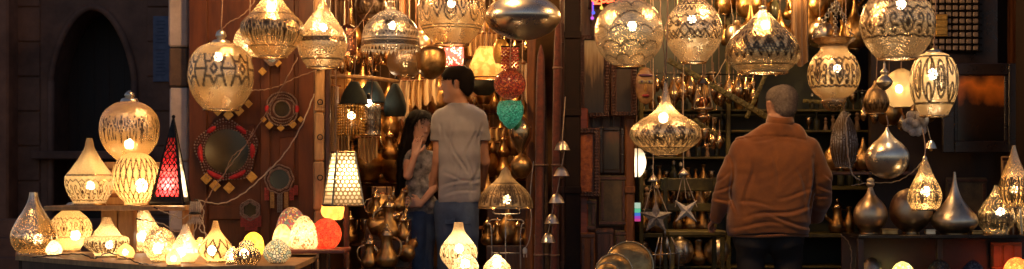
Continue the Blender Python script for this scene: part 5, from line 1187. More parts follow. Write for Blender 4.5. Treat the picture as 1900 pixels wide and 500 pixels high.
# diagonal carved beam
def beam(x0, y0, Y0, x1, y1, Y1, r, label):
    a, b = P(x0, y0, Y0), P(x1, y1, Y1); m = MB(); t = thing('carved_beam', label, 'beam', (a+b)/2)
    d = (b-a); R = d.to_track_quat('X', 'Z').to_matrix(); m.box((a+b)/2, (d.length, r*2, r*2), rot=R, bev=.004); m.build('bar', OLIVE, t)
    m = MB(); n_ = int(d.length/.045)
    for i in range(n_): m.ball(a+d*((i+.5)/n_)+Vector((0, -r, 0)), .013, 6, 4, (1, .6, 1))
    m.build('carving', OLIVE, t, smooth=True)
beam(1240, 112, 9.9, 1430, 222, 9.9, .02, 'olive carved beam slanting down towards the head of the man in rust')
beam(1288, 222, 10.0, 1345, 262, 10.0, .014, 'short slanting olive rod behind the left shoulder of the rust jacket')
beam(1385, 220, 10.1, 1425, 130, 10.1, .014, 'thin olive rod rising right behind the wide diamond lamp')
beam(1490, 188, 10.0, 1524, 190, 10.0, .014, 'short level olive rod right of the grey haired head')
SILK = basic('gold_silk_cloth', (.75, .5, .2), (.45, .26, .09), rough=.45, scale=6, stretch=(6, 6, .6), bump=.2, sheen=.3)
SILK2 = basic('brown_silk_cloth', (.38, .2, .08), (.16, .08, .03), rough=.5, scale=6, stretch=(6, 6, .6), bump=.2, sheen=.3)
SILK3 = basic('cream_silk_cloth', (.85, .66, .4), (.6, .4, .2), rough=.45, scale=6, stretch=(6, 6, .6), bump=.2, sheen=.3)
def scarf(x0, x1, y0, y1, Y, mat, label, nf=4, amp=.02, taper=0.0):
    t = thing('hanging_scarf', label, 'scarf', P((x0+x1)/2, y1, Y)); a = P(x0, y1, Y); b = P(x1, y0, Y); W = b.x-a.x; H = b.z-a.z; m = MB(); nx_, nz2 = 40, 16; vs = []; uv = []
    for side in (0, 1):
        for j in range(nz2+1):
            for i in range(nx_+1):
                u = i/nx_; v = j/nz2; cx_ = a.x+W/2+(u-.5)*W*(1-taper*v); vs.append((cx_, Y+amp*math.sin(u*nf*2*PI+math.sin(v*3)*.8)*(1-.4*v)+side*.004, a.z+H*v-.02*math.sin(u*7+x0)*(1-v))); uv.append((u*W, v*H))
    n_ = (nx_+1)*(nz2+1); fs = []
    for j in range(nz2):
        for i in range(nx_):
            q = j*(nx_+1)+i; fs.append((q, q+1, q+nx_+2, q+nx_+1)); fs.append((q+n_+nx_+1, q+n_+nx_+2, q+n_+1, q+n_))
    m.add(vs, fs, uv); m.build('cloth', mat, t, smooth=True)
    m = MB(); m.tube([(a.x-.02, Y, b.z), (b.x+.02, Y, b.z)], .008, 6); m.tube([((a.x+b.x)/2, Y, b.z), ((a.x+b.x)/2, Y, 2.92)], .003, 4); m.build('rod', WOOD_MID, t)
# small wares: one prototype of each kind, copied
def proto(kind):
    t = thing(kind, 'x', kind.split('_')[-1], (0, 0, 0)); s = 1
    if kind == 'brass_vase': m = MB(); m.lathe((0, 0, 0), smooth_prof([(.02, 0), (.032, .02), (.036, .06), (.02, .1), (.011, .13), (.018, .16)], 16), 14, capb=True); m.build('body', BRASSD, t, smooth=True); m = MB(); m.torus((0, 0, .16), .018, .003, 14, 5); m.build('lip', BRASS, t, smooth=True)
    if kind == 'glass_bottle': m = MB(); m.lathe((0, 0, 0), smooth_prof([(.022, 0), (.026, .02), (.026, .08), (.01, .11), (.009, .14)], 16), 12, capb=True); m.build('body', basic('dark_glass', (.05, .05, .03), (.02, .02, .01), rough=.08, bump=0), t, smooth=True); m = MB(); m.lathe((0, 0, .14), [(.011, 0), (.012, .02), (.002, .03)], 8); m.build('stopper', SILVERB, t, smooth=True)
    if kind == 'coffee_pot':
        m = MB(); m.lathe((0, 0, 0), smooth_prof([(.04, 0), (.055, .02), (.06, .05), (.035, .1), (.028, .14), (.036, .17)], 18), 18, capb=True); m.build('body', BRASSD, t, smooth=True)
        m = MB(); m.tube([(.045, 0, .07), (.085, 0, .11), (.1, 0, .17)], [.016, .01, .006], 8); m.build('spout', BRASS, t, smooth=True)
        m = MB(); m.tube(spline([(-.03, 0, .16), (-.08, 0, .14), (-.085, 0, .08), (-.05, 0, .04)], 4), .006, 6); m.build('handle', BRASS, t, smooth=True)
        m = MB(); m.lathe((0, 0, .17), smooth_prof([(.037, 0), (.03, .02), (.008, .045), (.01, .055), (.002, .065)], 12), 14); m.build('lid', BRASS, t, smooth=True)
    if kind == 'lamp_shell': m = MB(); m.lathe((0, 0, 0), smooth_prof([(.03, 0), (.06, .02), (.085, .08), (.07, .15), (.03, .21), (.012, .27), (.008, .3)], 28), 28); m.build('shade', BRASSD, t, smooth=True); m = MB(); m.torus((0, 0, .001), .03, .005, 20, 5); m.build('rim', BRASS, t, smooth=True)
    if kind == 'round_lamp_shell': m = MB(); m.lathe((0, 0, 0), smooth_prof([(.035, 0), (.07, .025), (.09, .09), (.07, .155), (.03, .175), (.015, .2)], 28), 28); m.build('shade', SILVERB, t, smooth=True); m = MB(); m.torus((0, 0, .001), .035, .005, 20, 5); m.build('rim', BRASS, t, smooth=True)
    if kind == 'hanging_drop': m = MB(); m.lathe((0, 0, 0), smooth_prof([(.004, 0), (.02, .02), (.028, .05), (.018, .085), (.006, .11), (.004, .13)], 16), 12); m.build('body', BRASS, t, smooth=True); m = MB(); m.tube([(0, 0, .125), (0, 0, .19)], .002, 4); m.build('string', CORD, t)
    if kind == 'brass_goblet': m = MB(); m.lathe((0, 0, 0), smooth_prof([(.025, 0), (.008, .012), (.006, .05), (.024, .07), (.03, .11), (.027, .13)], 16), 14); m.build('cup', BRASS, t, smooth=True); m = MB(); m.torus((0, 0, .13), .027, .003, 14, 5); m.build('lip', SILVERB, t, smooth=True)
    if kind == 'small_figurine': m = MB(); m.lathe((0, 0, 0), smooth_prof([(.026, 0), (.022, .03), (.013, .07), (.02, .09), (.012, .105), (.004, .112)], 16), 12); m.build('robe', basic('figurine_robe', (.35, .2, .1), (.12, .08, .05), rough=.4), t, smooth=True); m = MB(); m.ball((0, 0, .125), .015, 8, 6); m.build('head', basic('figurine_head', (.6, .35, .2), rough=.5), t, smooth=True)
    return t
PR = {}
def place(kind, x, y, Y, scale, rz, label, group):
    """x, y pixel of the base"""
    loc = P(x, y, Y)
    if kind not in PR:
        PR[kind] = proto(kind); o = PR[kind]
    else:
        o = PR[kind].copy(); col.objects.link(o)
        for ch_ in PR[kind].children:
            if ch_.name.split('.')[0] != 'string' or kind == 'hanging_drop': c2 = ch_.copy(); col.objects.link(c2); c2.parent = o
    o.location = loc; o.rotation_euler = (0, 0, rz); o.scale = (scale,)*3; o['label'] = label; o['group'] = group; o['category'] = kind.split('_')[-1]
    return o
ORD = ['first', 'second', 'third', 'fourth', 'fifth', 'sixth', 'seventh', 'eighth', 'ninth', 'tenth', 'eleventh', 'twelfth', 'thirteenth', 'fourteenth', 'fifteenth', 'sixteenth', 'seventeenth', 'eighteenth', 'nineteenth', 'twentieth', 'twenty-first', 'twenty-second', 'twenty-third', 'twenty-fourth']
rr = random.Random(11)
nm = {'brass_vase': 'small brass vase', 'glass_bottle': 'dark glass bottle', 'coffee_pot': 'brass coffee pot', 'hanging_drop': 'hanging brass drop', 'brass_goblet': 'brass goblet', 'small_figurine': 'little robed figurine', 'lamp_shell': 'teardrop lamp shell', 'round_lamp_shell': 'round lamp shell'}
TOPS = {'brass_vase': .16, 'glass_bottle': .17, 'coffee_pot': .235, 'lamp_shell': .3, 'round_lamp_shell': .2, 'brass_goblet': .13, 'small_figurine': .14}
def row(kinds, x0, x1, y, Y, step, sc_, where, skip=()):
    x = x0; seq = []
    while x < x1:
        seq.append((rr.choice(kinds), x)); x += step*(.85+.3*rr.random())
    cnt = {}; tot = {}
    for k, _ in seq: tot[k] = tot.get(k, 0)+1
    for k, x in seq:
        cnt[k] = cnt.get(k, 0)+1
        if any(a < x < b for a, b in skip): continue
        lb = f"{ORD[cnt[k]-1]+' ' if tot[k] > 1 else ''}{nm[k].replace('small ', '')} from left {where}" if tot[k] > 1 else f"only {nm[k]} {where}"
        hang = any(q in where for q in ('hanging', 'strung')); dy_ = rr.uniform(-11, 11) if hang else 0; ss = sc_*(.8+.4*rr.random())
        o = place(k, x, y+dy_, Y+(rr.uniform(-.2, .2) if hang else rr.uniform(-.05, .05)), ss, rr.random()*6, lb, nm[k]+'s '+where)
        if hang and k != 'hanging_drop':
            if 'str' not in PR:
                m = MB(); m.tube([(0, 0, 0), (0, 0, 1)], .0022, 4); m.v = [(v[0], v[1], v[2]) for v in m.v]; PR['str'] = m.build('string', CORD, o)
                s_o = PR['str']; me_ = s_o.data; off = s_o.parent.location
                for v_ in me_.vertices: v_.co = Vector(v_.co)+off
            else: s_o = PR['str'].copy(); col.objects.link(s_o); s_o.parent = o
            s_o.location = (0, 0, TOPS[k]); s_o.scale = (1, 1, max(2.88-o.location.z-TOPS[k]*ss, .1)/ss)
man = ((1352, 1500),)
row(['hanging_drop'], 1250, 1405, 196, 10.6, 15, 1.7, 'in the hanging row behind the slanting beam')
row(['glass_bottle', 'brass_vase', 'brass_goblet'], 1195, 1605, 205, YI-.1, 15, 1.0, 'on the top shelf of the olive rack', ((1400, 1500),))
row(['glass_bottle', 'small_figurine', 'brass_goblet'], 1195, 1605, 243, YI-.1, 15, .95, 'on the second shelf of the olive rack', man)
row(['glass_bottle', 'brass_vase', 'small_figurine'], 1195, 1605, 292, YI-.1, 16, 1.0, 'on the third shelf of the olive rack', ((1335, 1540),))
row(['glass_bottle', 'brass_goblet', 'brass_vase'], 1195, 1605, 345, YI-.1, 15, 1.05, 'on the fourth shelf of the olive rack', ((1330, 1560),))
row(['brass_vase', 'coffee_pot', 'brass_goblet'], 1195, 1605, 432, YI-.1, 24, 1.3, 'on the fifth shelf of the olive rack', ((1320, 1550),))
row(['coffee_pot', 'round_lamp_shell'], 1195, 1345, 492, YI-.1, 34, 1.1, 'on the lowest shelf of the olive rack')
row(['lamp_shell', 'brass_vase', 'coffee_pot'], 1520, 1700, 318, 10.3, 26, 1.0, 'on the ledge behind the woven cage')
row(['hanging_drop', 'lamp_shell'], 1602, 1730, 232, 10.2, 24, 1.2, 'hanging behind the shell flower')
t = thing('wall_ledge', 'dark wooden wall ledge behind the woven cage, holding small brassware', 'shelf', P(1610, 322, 10.4)); m = MB(); m.box((P(1610, 0, 10.4).x, 10.38, P(0, 322, 10.3).z), (.85, .3, .025), bev=.004); m.build('plank', WOOD_DARK, t)
m = MB(); m.tube([P(1590, 170, 10.2), P(1745, 166, 10.2)], .008, 6); m.build('rod', IRON, t)
row(['lamp_shell', 'round_lamp_shell', 'brass_vase'], 1345, 1610, 92, 10.7, 24, 1.15, 'hanging in the top back row')
row(['lamp_shell', 'coffee_pot', 'glass_bottle'], 1345, 1610, 30, 10.9, 24, 1.15, 'hanging at the very top back')
scarf(1468, 1500, -20, 120, 10.5, SILK2, 'added brown cloth darkening the back between the wide diamond lamp and the vase lamp', 3)  # dark cloth added to cover the too bright back panel
m = MB(); t = thing('hanging_rail', 'thin rail with brass drops and goblet shapes behind the long necked lamp', 'rail', P(1330, 225, 10.35)); m.tube([P(1190, 136, 10.6), P(1420, 140, 10.6)], .007, 6); m.build('rod', IRON, t)
row(['hanging_drop', 'brass_goblet'], 1252, 1345, 284, 10.1, 13, 1.25, 'strung under the slanting rod')
row(['brass_goblet', 'hanging_drop', 'brass_vase'], 1195, 1400, 178, 10.8, 12, 1.1, 'in the back hanging row')
t = thing('narrow_shelf', 'narrow olive shelf on brackets level with the olive chair back', 'shelf', P(1262, 388, 10.7)); m = MB(); m.box(P(1262, 390.5, 10.72), (.62, .14, .02), bev=.003); m.build('plank', OLIVE, t)
for xq in (1205, 1320): m = MB(); m.box(P(xq, 396, 10.9), (.02, .5, .02), bev=.003); m.build('bracket', IRON, t)
row(['brass_goblet', 'small_figurine', 'coffee_pot'], 1200, 1325, 388, 10.7, 16, 1.1, 'around the chair back')
# brass hanging oil lantern and star ornaments
hl = thing('oil_lantern', 'small brass lantern with glass sides hanging in front of the slanting beam', 'lantern', P(1304, 228, 9.6))
m = MB(); Y = 9.6; s = Y/F; m.lathe(P(1304, 156, Y), [(14*s, 0), (12*s, 3*s), (6*s, 10*s), (3*s, 14*s)], 18, capt=True); m.build('roof_cap', BRASS, hl, smooth=True); m = MB(); m.lathe(P(1304, 206, Y), smooth_prof([(4*s, -22*s), (12*s, -12*s), (7*s, -4*s), (21*s, 2*s), (21*s, 5*s)], 16), 18); m.build('burner_base', BRASS, hl, smooth=True)
m = MB(); 
for k in range(6):
    a = 2*PI*k/6; m.tube([P(1304, 201, Y)+Vector((20*s*math.sin(a), 20*s*math.cos(a), 0)), P(1304, 156, Y)+Vector((12*s*math.sin(a), 12*s*math.cos(a), 0))], .004, 5)
m.build('bars', BRASS, hl)
m = MB(); m.ball(P(1304, 190, Y), .035, 12, 8); m.build('oil_vessel', COPPER, hl, smooth=True); m = MB(); m.tube([P(1304, 142, Y), P(1304, -60, Y)], .003, 4); m.build('cord', CORD, hl)
def star(px, py, R, Y, mat, label, top, n=5, ri=.42, ph=0.0):
    s = Y/F; t = thing('star_ornament', label, 'ornament', P(px, py+R, Y)); c = P(px, py, Y)
    ring = [c+Vector(((R if i % 2 == 0 else R*ri)*s*math.sin(PI*i/n+ph), 0, (R if i % 2 == 0 else R*ri)*s*math.cos(PI*i/n+ph))) for i in range(2*n)]
    m = MB(); f_ = c+Vector((0, -.03, 0)); b_ = c+Vector((0, .03, 0)); k = 2*n
    m.add(ring+[f_, b_], [(i, k, (i+1) % k) for i in range(k)]+[((i+1) % k, k+1, i) for i in range(k)]); m.build('star', mat, t)
    m = MB(); cap = P(*top, Y)
    for dx in (-R*.7, 0, R*.7): m.tube([cap, P(px+dx, py-R*.25 if dx else py-R*.8, Y)], .003, 4)
    m.tube([cap, Vector((cap.x, cap.y, 2.7))], .003, 4); m.build('strings', CORDW, t)
    m = MB(); m.lathe(cap-Vector((0, 0, .01)), [(11*s, -.01), (8*s, .01), (3*s, .03), (.002, .04)], 16, capb=True); m.build('cap', SILVERB, t, smooth=True)
    return t
MOP = basic('mother_of_pearl', (.35, .27, .2), (.14, .1, .07), rough=.25, scale=40, bump=.6, bscale=60)
star(1217, 404, 32, 9.3, MOP, 'five pointed shell inlaid star hanging low left of the four point star', (1212, 332))
star(1273, 392, 29, 9.3, basic('white_shell', (.7, .62, .52), (.4, .34, .28), rough=.35, scale=30), 'white four pointed pinwheel star hanging under a brass cap', (1268, 320), 4, .3, PI/4)
wire_ = None
# thin chrome stand under the stars
t = thing('wire_rack', 'thin chrome wire rack standing under the shell star', 'rack', P(1232, 500, 9.5)); m = MB()
for x in (1212, 1222, 1240, 1256): m.tube([P(x, 560, 9.5), P(x+4, 470, 9.5), P(x+(1234-x)*.5, 440, 9.5)], .005, 5)
m.tube([P(1206, 474, 9.5), P(1262, 470, 9.5)], .005, 5); m.tube([P(1234, 440, 9.5), P(1234, 425, 9.5)], .008, 6); m.build('wires', STEEL, t, smooth=True)
m = MB(); m.ball(P(1238, 452, 9.45), .02, 8, 5, (.6, .6, 2)); m.build('knob', SILVERB, t, smooth=True)
# olive chair
ch = thing('wooden_chair', 'olive painted wooden chair beyond the star ornaments', 'chair', (P(1290, 0, 10.3).x, 10.3, .13))
cx = P(1288, 0, 10.3).x; zs_ = P(0, 432, 10.3).z
m = MB(); m.box((cx, 10.3, zs_), (.44, .4, .04), bev=.01); m.build('seat', OLIVE, ch)
m = MB(); m.box((cx-.03, 10.48, P(0, 343, 10.48).z), (.42, .03, .1), bev=.01); m.box((cx-.03, 10.48, P(0, 385, 10.48).z), (.4, .025, .06), bev=.008); m.build('backrest', OLIVE, ch)
for sx in (-1, 1):
    for yy, zt in ((10.13, zs_-.02), (10.48, P(0, 330, 10.48).z)):
        m = MB(); m.box((cx+sx*.19-(.01 if yy > 10.3 else 0), yy, (zt+.13)/2), (.035, .035, zt-.13), bev=.005); m.build('leg', OLIVE, ch)

# ================================================================== SHOP INTERIOR CLUTTER
def rack(label, x0, x1, ys, Y, mat=WOOD_MID):
    t = thing('wall_rack', label, 'shelves', ((P(x0, 0, Y).x+P(x1, 0, Y).x)/2, Y, .13)); xa, xb = P(x0, 0, Y).x, P(x1, 0, Y).x
    for y in ys: m = MB(); m.box(((xa+xb)/2, Y+.05, P(0, y, Y).z-.014), (xb-xa, .36, .026), bev=.004); m.build('shelf_board', mat, t)
    for x in (xa-.02, xb+.02): m = MB(); m.box((x, Y+.05, 1.5), (.035, .34, 2.74), bev=.004); m.build('upright', mat, t)
rack('brown wall rack of brass lamps on the left side of the shop interior', 612, 745, [92, 200, 262, 340, 372, 450], 11.8)
rack('brown wall rack of brass lamps behind the young man', 790, 985, [70, 150, 205, 262, 330, 420], 12.2)
row(['lamp_shell', 'round_lamp_shell', 'brass_vase'], 622, 740, 92, 11.6, 30, 1.3, 'on the top board of the left interior rack')
row(['lamp_shell', 'brass_vase'], 622, 740, 200, 11.6, 24, 1.25, 'on the second board of the left interior rack')
row(['lamp_shell', 'round_lamp_shell'], 622, 740, 262, 11.6, 26, 1.15, 'on the third board of the left interior rack')
row(['lamp_shell', 'coffee_pot'], 622, 745, 340, 11.6, 30, 1.5, 'on the fourth board of the left interior rack')
row(['coffee_pot', 'brass_goblet'], 650, 740, 450, 11.6, 26, 1.4, 'on the lowest board of the left interior rack')
row(['lamp_shell', 'round_lamp_shell'], 800, 980, 70, 12.0, 28, 1.2, 'on the top board of the rack behind the man')
row(['lamp_shell', 'round_lamp_shell', 'coffee_pot'], 885, 980, 150, 12.0, 26, 1.25, 'on the second board of the rack behind the man')
row(['coffee_pot', 'round_lamp_shell'], 885, 980, 205, 12.0, 26, 1.1, 'on the third board of the rack behind the man')
row(['brass_vase', 'lamp_shell'], 905, 980, 262, 12.0, 22, 1.2, 'on the fourth board of the rack behind the man')
row(['coffee_pot', 'lamp_shell'], 905, 980, 330, 12.0, 26, 1.3, 'on the fifth board of the rack behind the man')
row(['round_lamp_shell', 'lamp_shell', 'hanging_drop'], 742, 985, 108, 11.4, 19, 1.0, 'hanging high behind the couple')
row(['lamp_shell', 'hanging_drop', 'brass_vase'], 745, 985, 205, 11.5, 17, 1.0, 'hanging behind the heads of the couple')
row(['brass_vase', 'lamp_shell', 'coffee_pot'], 690, 985, 290, 11.3, 18, .95, 'hanging mid height behind the couple')
row(['round_lamp_shell', 'brass_goblet', 'lamp_shell'], 905, 985, 385, 10.9, 16, .95, 'stacked behind the wire stand')
row(['lamp_shell', 'round_lamp_shell', 'coffee_pot'], 905, 985, 455, 10.6, 18, 1.0, 'piled low behind the wire stand')
row(['hanging_drop', 'brass_goblet'], 612, 740, 130, 10.9, 12, 1.3, 'strung just above the curved rack')
t = thing('low_stand', 'low dark two step stand behind the wire stand, stacked with brassware', 'stand', (P(945, 0, 10.7).x, 10.7, .13))
for y, Y in ((385, 10.9), (455, 10.6)):
    m = MB(); zt = P(0, y, Y).z; m.box((P(945, 0, Y).x, Y, (zt+.13)/2), (.36, .26, zt-.13), bev=.005); m.build('step_box', WOOD_DARK, t)
# copper and brass pots piled near the entrance, on a crate stack
cr = thing('pot_stand', 'stepped wooden stand piled with brass coffee pots left of the young woman', 'stand', (P(700, 0, 10).x, 10, .13))
tiers = [(668, 762, 478+20, 9.75), (672, 762, 446, 9.95), (680, 762, 408, 10.15)]
for i, (x0, x1, y, Y) in enumerate(tiers):
    m = MB(); zt = P(0, y, Y).z; m.box(((P(x0, 0, Y).x+P(x1, 0, Y).x)/2, Y, (zt+.13)/2), (P(x1, 0, Y).x-P(x0, 0, Y).x, .195, zt-.13), bev=.005); m.build('step_box', WOOD_DARK, cr)
for i, (x, y, Y, sc_, rz, tl_, lb) in enumerate([
    (686, 498, 9.72, 1.05, .4, 0, 'brass coffee pot at the front left of the pot stand'), (718, 496, 9.70, 1.35, 2.7, 0, 'big brass coffee pot in the middle of the front step of the pot stand'), (750, 492, 9.72, 1.1, 4.4, -1.2, 'brass coffee pot tipped over at the front right of the pot stand'),
    (684, 440, 9.90, 1.2, 3.3, -1.25, 'brass coffee pot tipped over at the left of the middle step'), (722, 446, 9.92, 1.45, .5, 0, 'brass coffee pot in the middle of the middle step of the pot stand'), (748, 446, 9.92, .85, 1.2, 0, 'small brass coffee pot at the right of the middle step'),
    (698, 408, 10.12, 1.0, .2, 0, 'brass coffee pot at the left of the top step of the pot stand'), (735, 406, 10.1, .9, 3.6, -.5, 'brass coffee pot leaning at the right of the top step')]):
    o = place('coffee_pot', x, y, Y, sc_, rz, lb, 'coffee pots on the stepped stand'); o.rotation_euler = (0, tl_*.9, rz)
    if tl_: o.location.z += .06
tr = thing('metal_tray', 'dark round metal tray leaning behind the brass coffee pots', 'tray', P(714, 405, 10.3)); m = MB(); ax = Matrix.Rotation(PI/2-.15, 3, 'X'); m.lathe(P(710, 388, 10.28), [(.002, .02), (.1, .018), (.115, 0), (.12, .004)], 40, axis=ax); m.build('dish', BRASSD, tr, smooth=True); m = MB(); m.torus(P(710, 388, 10.28), .12, .006, 36, 5, ax); m.build('rim', COPPER, tr, smooth=True)
m = MB(); a, b = P(691, 366, 10.6), P(726, 347, 10.6); cbx = thing('pale_crate', 'small pale wooden crate behind the brass pots', 'crate', (a+b)/2); m.box((a+b)/2, (b.x-a.x, .12, b.z-a.z), bev=.004); m.build('box', WOOD_PALE, cbx)
for k in (-.3, .3): m = MB(); m.box((a+b)/2+Vector((k*(b.x-a.x), -.065, 0)), (.012, .01, b.z-a.z), bev=.002); m.build('batten', WOOD_DARK, cbx)
# hanging silk scarves, gold and cream
scarf(606, 628, 160, 300, 10.2, SILK2, 'brown scarf hanging right beside the pale wooden post', 3)
scarf(630, 648, 215, 330, 10.6, SILK, 'dull gold scarf hanging under the bead curtain lamp', 3)
scarf(664, 700, 255, 298, 10.7, SILK, 'short gold cloth hanging under the white filigree cylinder', 5)
scarf(738, 758, 150, 225, 11.0, SILK3, 'cream scarf hanging right of the green drop shade', 2, taper=-.2)
scarf(762, 782, 150, 200, 11.1, SILK, 'gold scarf hanging over the young woman', 2)
scarf(786, 812, 145, 192, 11.3, SILK3, 'cream scarf hanging left of the face of the young man', 2)
scarf(866, 900, 128, 176, 11.2, SILK3, 'pale gold scarf hanging right behind the hair of the young man', 3)
scarf(868, 925, 62, 100, 11.0, SILK, 'wide gold cloth hanging above the pleated bell shade', 6)
scarf(972, 986, 118, 190, 9.9, SILK3, 'narrow cream scarf hanging right of the red mosaic ball', 2)
scarf(610, 640, 0, 88, 10.5, SILK2, 'brown striped cloth hanging at the top, right of the slim drop lamp', 5)
scarf(878, 940, 238, 262, 11.4, SILK, 'low gold cloth folded over a rail behind the right arm of the young man', 5)
lamp('dark bowl put in for the dark underside of the pleated gold bell shade', 897, 10.9, [(146, 14), (152, 21), (162, 24), (170, 20), (177, 12)], FELT, wire=True, seg=40, n=20, name='felt_shade', rim=False, cat='lampshade')  # added bowl, stands for the shaded underside of the gold bell shade
# added bulbs on the awning beams and ceiling, out of view, to brighten the scene
def bare(px, Y, z, st, label, r=.06):
    x = P(px, 0, Y).x; t = thing('added_bulb', label, 'lamp', (x, Y, z)); m = MB(); m.ball((x, Y, z), r, 12, 8, (1, 1, 1.2)); m.build('bulb', emit('fill_bulb_glow_%d' % st, (1, .55, .2), st), t, smooth=True)
    m = MB(); m.lathe((x, Y, z+r*1.1), [(.02, 0), (.022, .04), (.004, .06)], 10); m.tube([(x, Y, z+.1), (x, Y, 2.96)], .004, 5); m.build('holder', IRON, t)
bare(700, 10.9, 2.6, 560, 'added fill bulb under the shop ceiling above the left interior rack')
bare(880, 11.2, 2.6, 620, 'added fill bulb under the shop ceiling above the young man')
bare(1270, 10.5, 2.55, 260, 'added fill bulb under the ceiling above the olive rack')
bare(1480, 10.5, 2.55, 120, 'added fill bulb under the ceiling right of the olive rack')
bare(1700, 9.6, 2.7, 45, 'added fill bulb above the bead lattice screen')
bare(500, 8.35, 2.68, 400, 'added fill bulb on the awning beam over the wooden door')
bare(905, 8.35, 2.68, 400, 'added fill bulb on the awning beam over the brass saucer')
bare(1410, 8.35, 2.68, 430, 'added fill bulb on the awning beam over the man in rust')
# ================================================================== PEOPLE
SKIN = basic('warm_skin', (.52, .27, .17), (.42, .2, .12), rough=.5, scale=8, bump=.15, bscale=80, dist=.001)
SKIN2 = basic('fair_skin', (.6, .34, .24), (.52, .27, .18), rough=.5, scale=8, bump=.1, bscale=80, dist=.001)
TSHIRT = basic('grey_cotton', (.29, .275, .31), (.23, .215, .24), rough=.9, scale=5, bump=.3, bscale=140, dist=.002, sheen=.2)
DENIM = basic('blue_denim', (.055, .09, .18), (.03, .05, .11), rough=.9, scale=14, bump=.4, bscale=160, dist=.002)
HAIR = basic('black_hair', (.012, .008, .007), (.006, .004, .004), rough=.7, spec=.12, scale=20, stretch=(8, 8, .7), bump=.6, bscale=40)
GREYHAIR = basic('short_grey_hair', (.28, .22, .19), (.12, .09, .075), rough=.8, scale=70, bump=.8, bscale=90)
RUST = basic('rust_fleece', (.26, .085, .018), (.17, .052, .012), rough=.95, scale=9, bump=.5, bscale=150, dist=.003, sheen=.4)
NAVY = basic('dark_trousers', (.018, .015, .015), (.01, .008, .008), rough=.85, scale=12, bump=.3)
PRINT = basic('printed_blouse', (.36, .33, .32), (.04, .035, .04), rough=.8, scale=16, bump=.2, detail=2)
BLACKKNIT = basic('black_knit', (.015, .012, .012), (.008, .007, .007), rough=.95, scale=40, bump=.4)
def hand(prims, w, d, side, curl=.5, r=.0085, L_=1.0, thumb=None):
    """w wrist position, d direction of the fingers, side = vector across the palm towards the thumb"""
    w = Vector(w); d = Vector(d).normalized(); side = (Vector(side)-d*Vector(side).dot(d)).normalized(); nrm = d.cross(side).normalized()
    pal = w+d*.045*L_
    for k in (-1, -.33, .33, 1): prims.append((tuple(w+side*k*.014), .017, tuple(w+d*.085*L_+side*k*.028), .0125, 1, .012))
    for i, (k, ln) in enumerate(((1, .072), (.33, .08), (-.33, .074), (-1, .058))):
        b = w+d*.085*L_+side*k*.029; a1 = curl*.5; 
        q1 = b+(d*math.cos(a1)+nrm*math.sin(a1)+side*k*.06)*ln*.45*L_; a2 = curl*1.1; q2 = q1+(d*math.cos(a2)+nrm*math.sin(a2))*ln*.32*L_; a3 = curl*1.7; q3 = q2+(d*math.cos(a3)+nrm*math.sin(a3))*ln*.25*L_
        prims += [(tuple(b), r*1.05, tuple(q1), r, 1, .004), (tuple(q1), r, tuple(q2), r*.92, 1, .003), (tuple(q2), r*.92, tuple(q3), r*.8, 1, .003)]
    t0 = w+side*.022+d*.02; t1 = t0+(side*.8+d*.6+nrm*.25)*.035; t2 = t1+(d*.9+side*.25+nrm*.3)*.032
    prims += [(tuple(t0), .014, tuple(t1), .011, 1, .008), (tuple(t1), .0105, tuple(t2), .0085, 1, .004)]
def head_prims(c, fwd, up=(0, 0, 1), S=1.0, nose=1.0):
    """c: centre of the skull; fwd: where the face looks"""
    c = Vector(c); f = Vector(fwd).normalized(); u = Vector(up).normalized(); f = (f-u*f.dot(u)).normalized(); s = u.cross(f)
    def q(a, b, g): return tuple(c+(f*a+s*b+u*g)*S)
    pr = [(q(-.035, 0, .035), .078*S, q(.03, 0, .035), .070*S, 1, .02), (q(-.03, 0, .0), .072*S, q(.025, 0, -.005), .068*S, 1, .02),
          (q(.03, .022, -.05), .038*S, q(.065, 0, -.095), .022*S, 1, .03), (q(.03, -.022, -.05), .038*S, q(.065, 0, -.095), .022*S, 1, .03),
          (q(-.005, .04, -.055), .028*S, q(.05, .015, -.1), .018*S, 1, .02), (q(-.005, -.04, -.055), .028*S, q(.05, -.015, -.1), .018*S, 1, .02),
          (q(.06, 0, .02), .04*S, q(.062, 0, -.05), .036*S, 1, .02),
          (q(.092, 0, .012), .009*S, q(.118*(.9+.1*nose), 0, -.022), .012*S, 1, .012), (q(.104, .012, -.028), .008*S, q(.104, -.012, -.028), .008*S, 1, .008),
          (q(.09, .022, .028), .01*S, q(.094, .012, .03), .01*S, 1, .014), (q(.09, -.022, .028), .01*S, q(.094, -.012, .03), .01*S, 1, .014),
          (q(.096, .018, -.056), .007*S, q(.096, -.018, -.056), .007*S, 1, .006), (q(.094, .015, -.068), .008*S, q(.094, -.015, -.068), .008*S, 1, .006),
          (q(.08, 0, -.098), .018*S, q(.085, 0, -.1), .014*S, 1, .014)]
    for e in (1, -1):
        pr += [(q(-.005, e*.074, .012), .012*S, q(-.012, e*.083, .02), .013*S, 1, .006), (q(-.005, e*.072, -.02), .008*S, q(-.008, e*.08, .0), .01*S, 1, .006)]
    return pr, q
def eyes(t, q, S=1.0):
    EW = basic('eye_white', (.5, .45, .4), bump=0); 
    for e in (1, -1):
        m = MB(); m.ball(q(.083, e*.03, .006), .0125*S, 10, 6); m.build('eye', EW, t, smooth=True)
        m = MB(); m.ball(q(.0925, e*.03, .006), .0055*S, 8, 5); m.build('iris', BLACKISH, t, smooth=True)
        m = MB(); a, b, c_ = Vector(q(.096, e*.014, .03)), Vector(q(.098, e*.03, .036)), Vector(q(.088, e*.046, .03)); m.tube([a, b, c_], [.003, .004, .002], 5); m.build('eyebrow', HAIR, t, smooth=True)
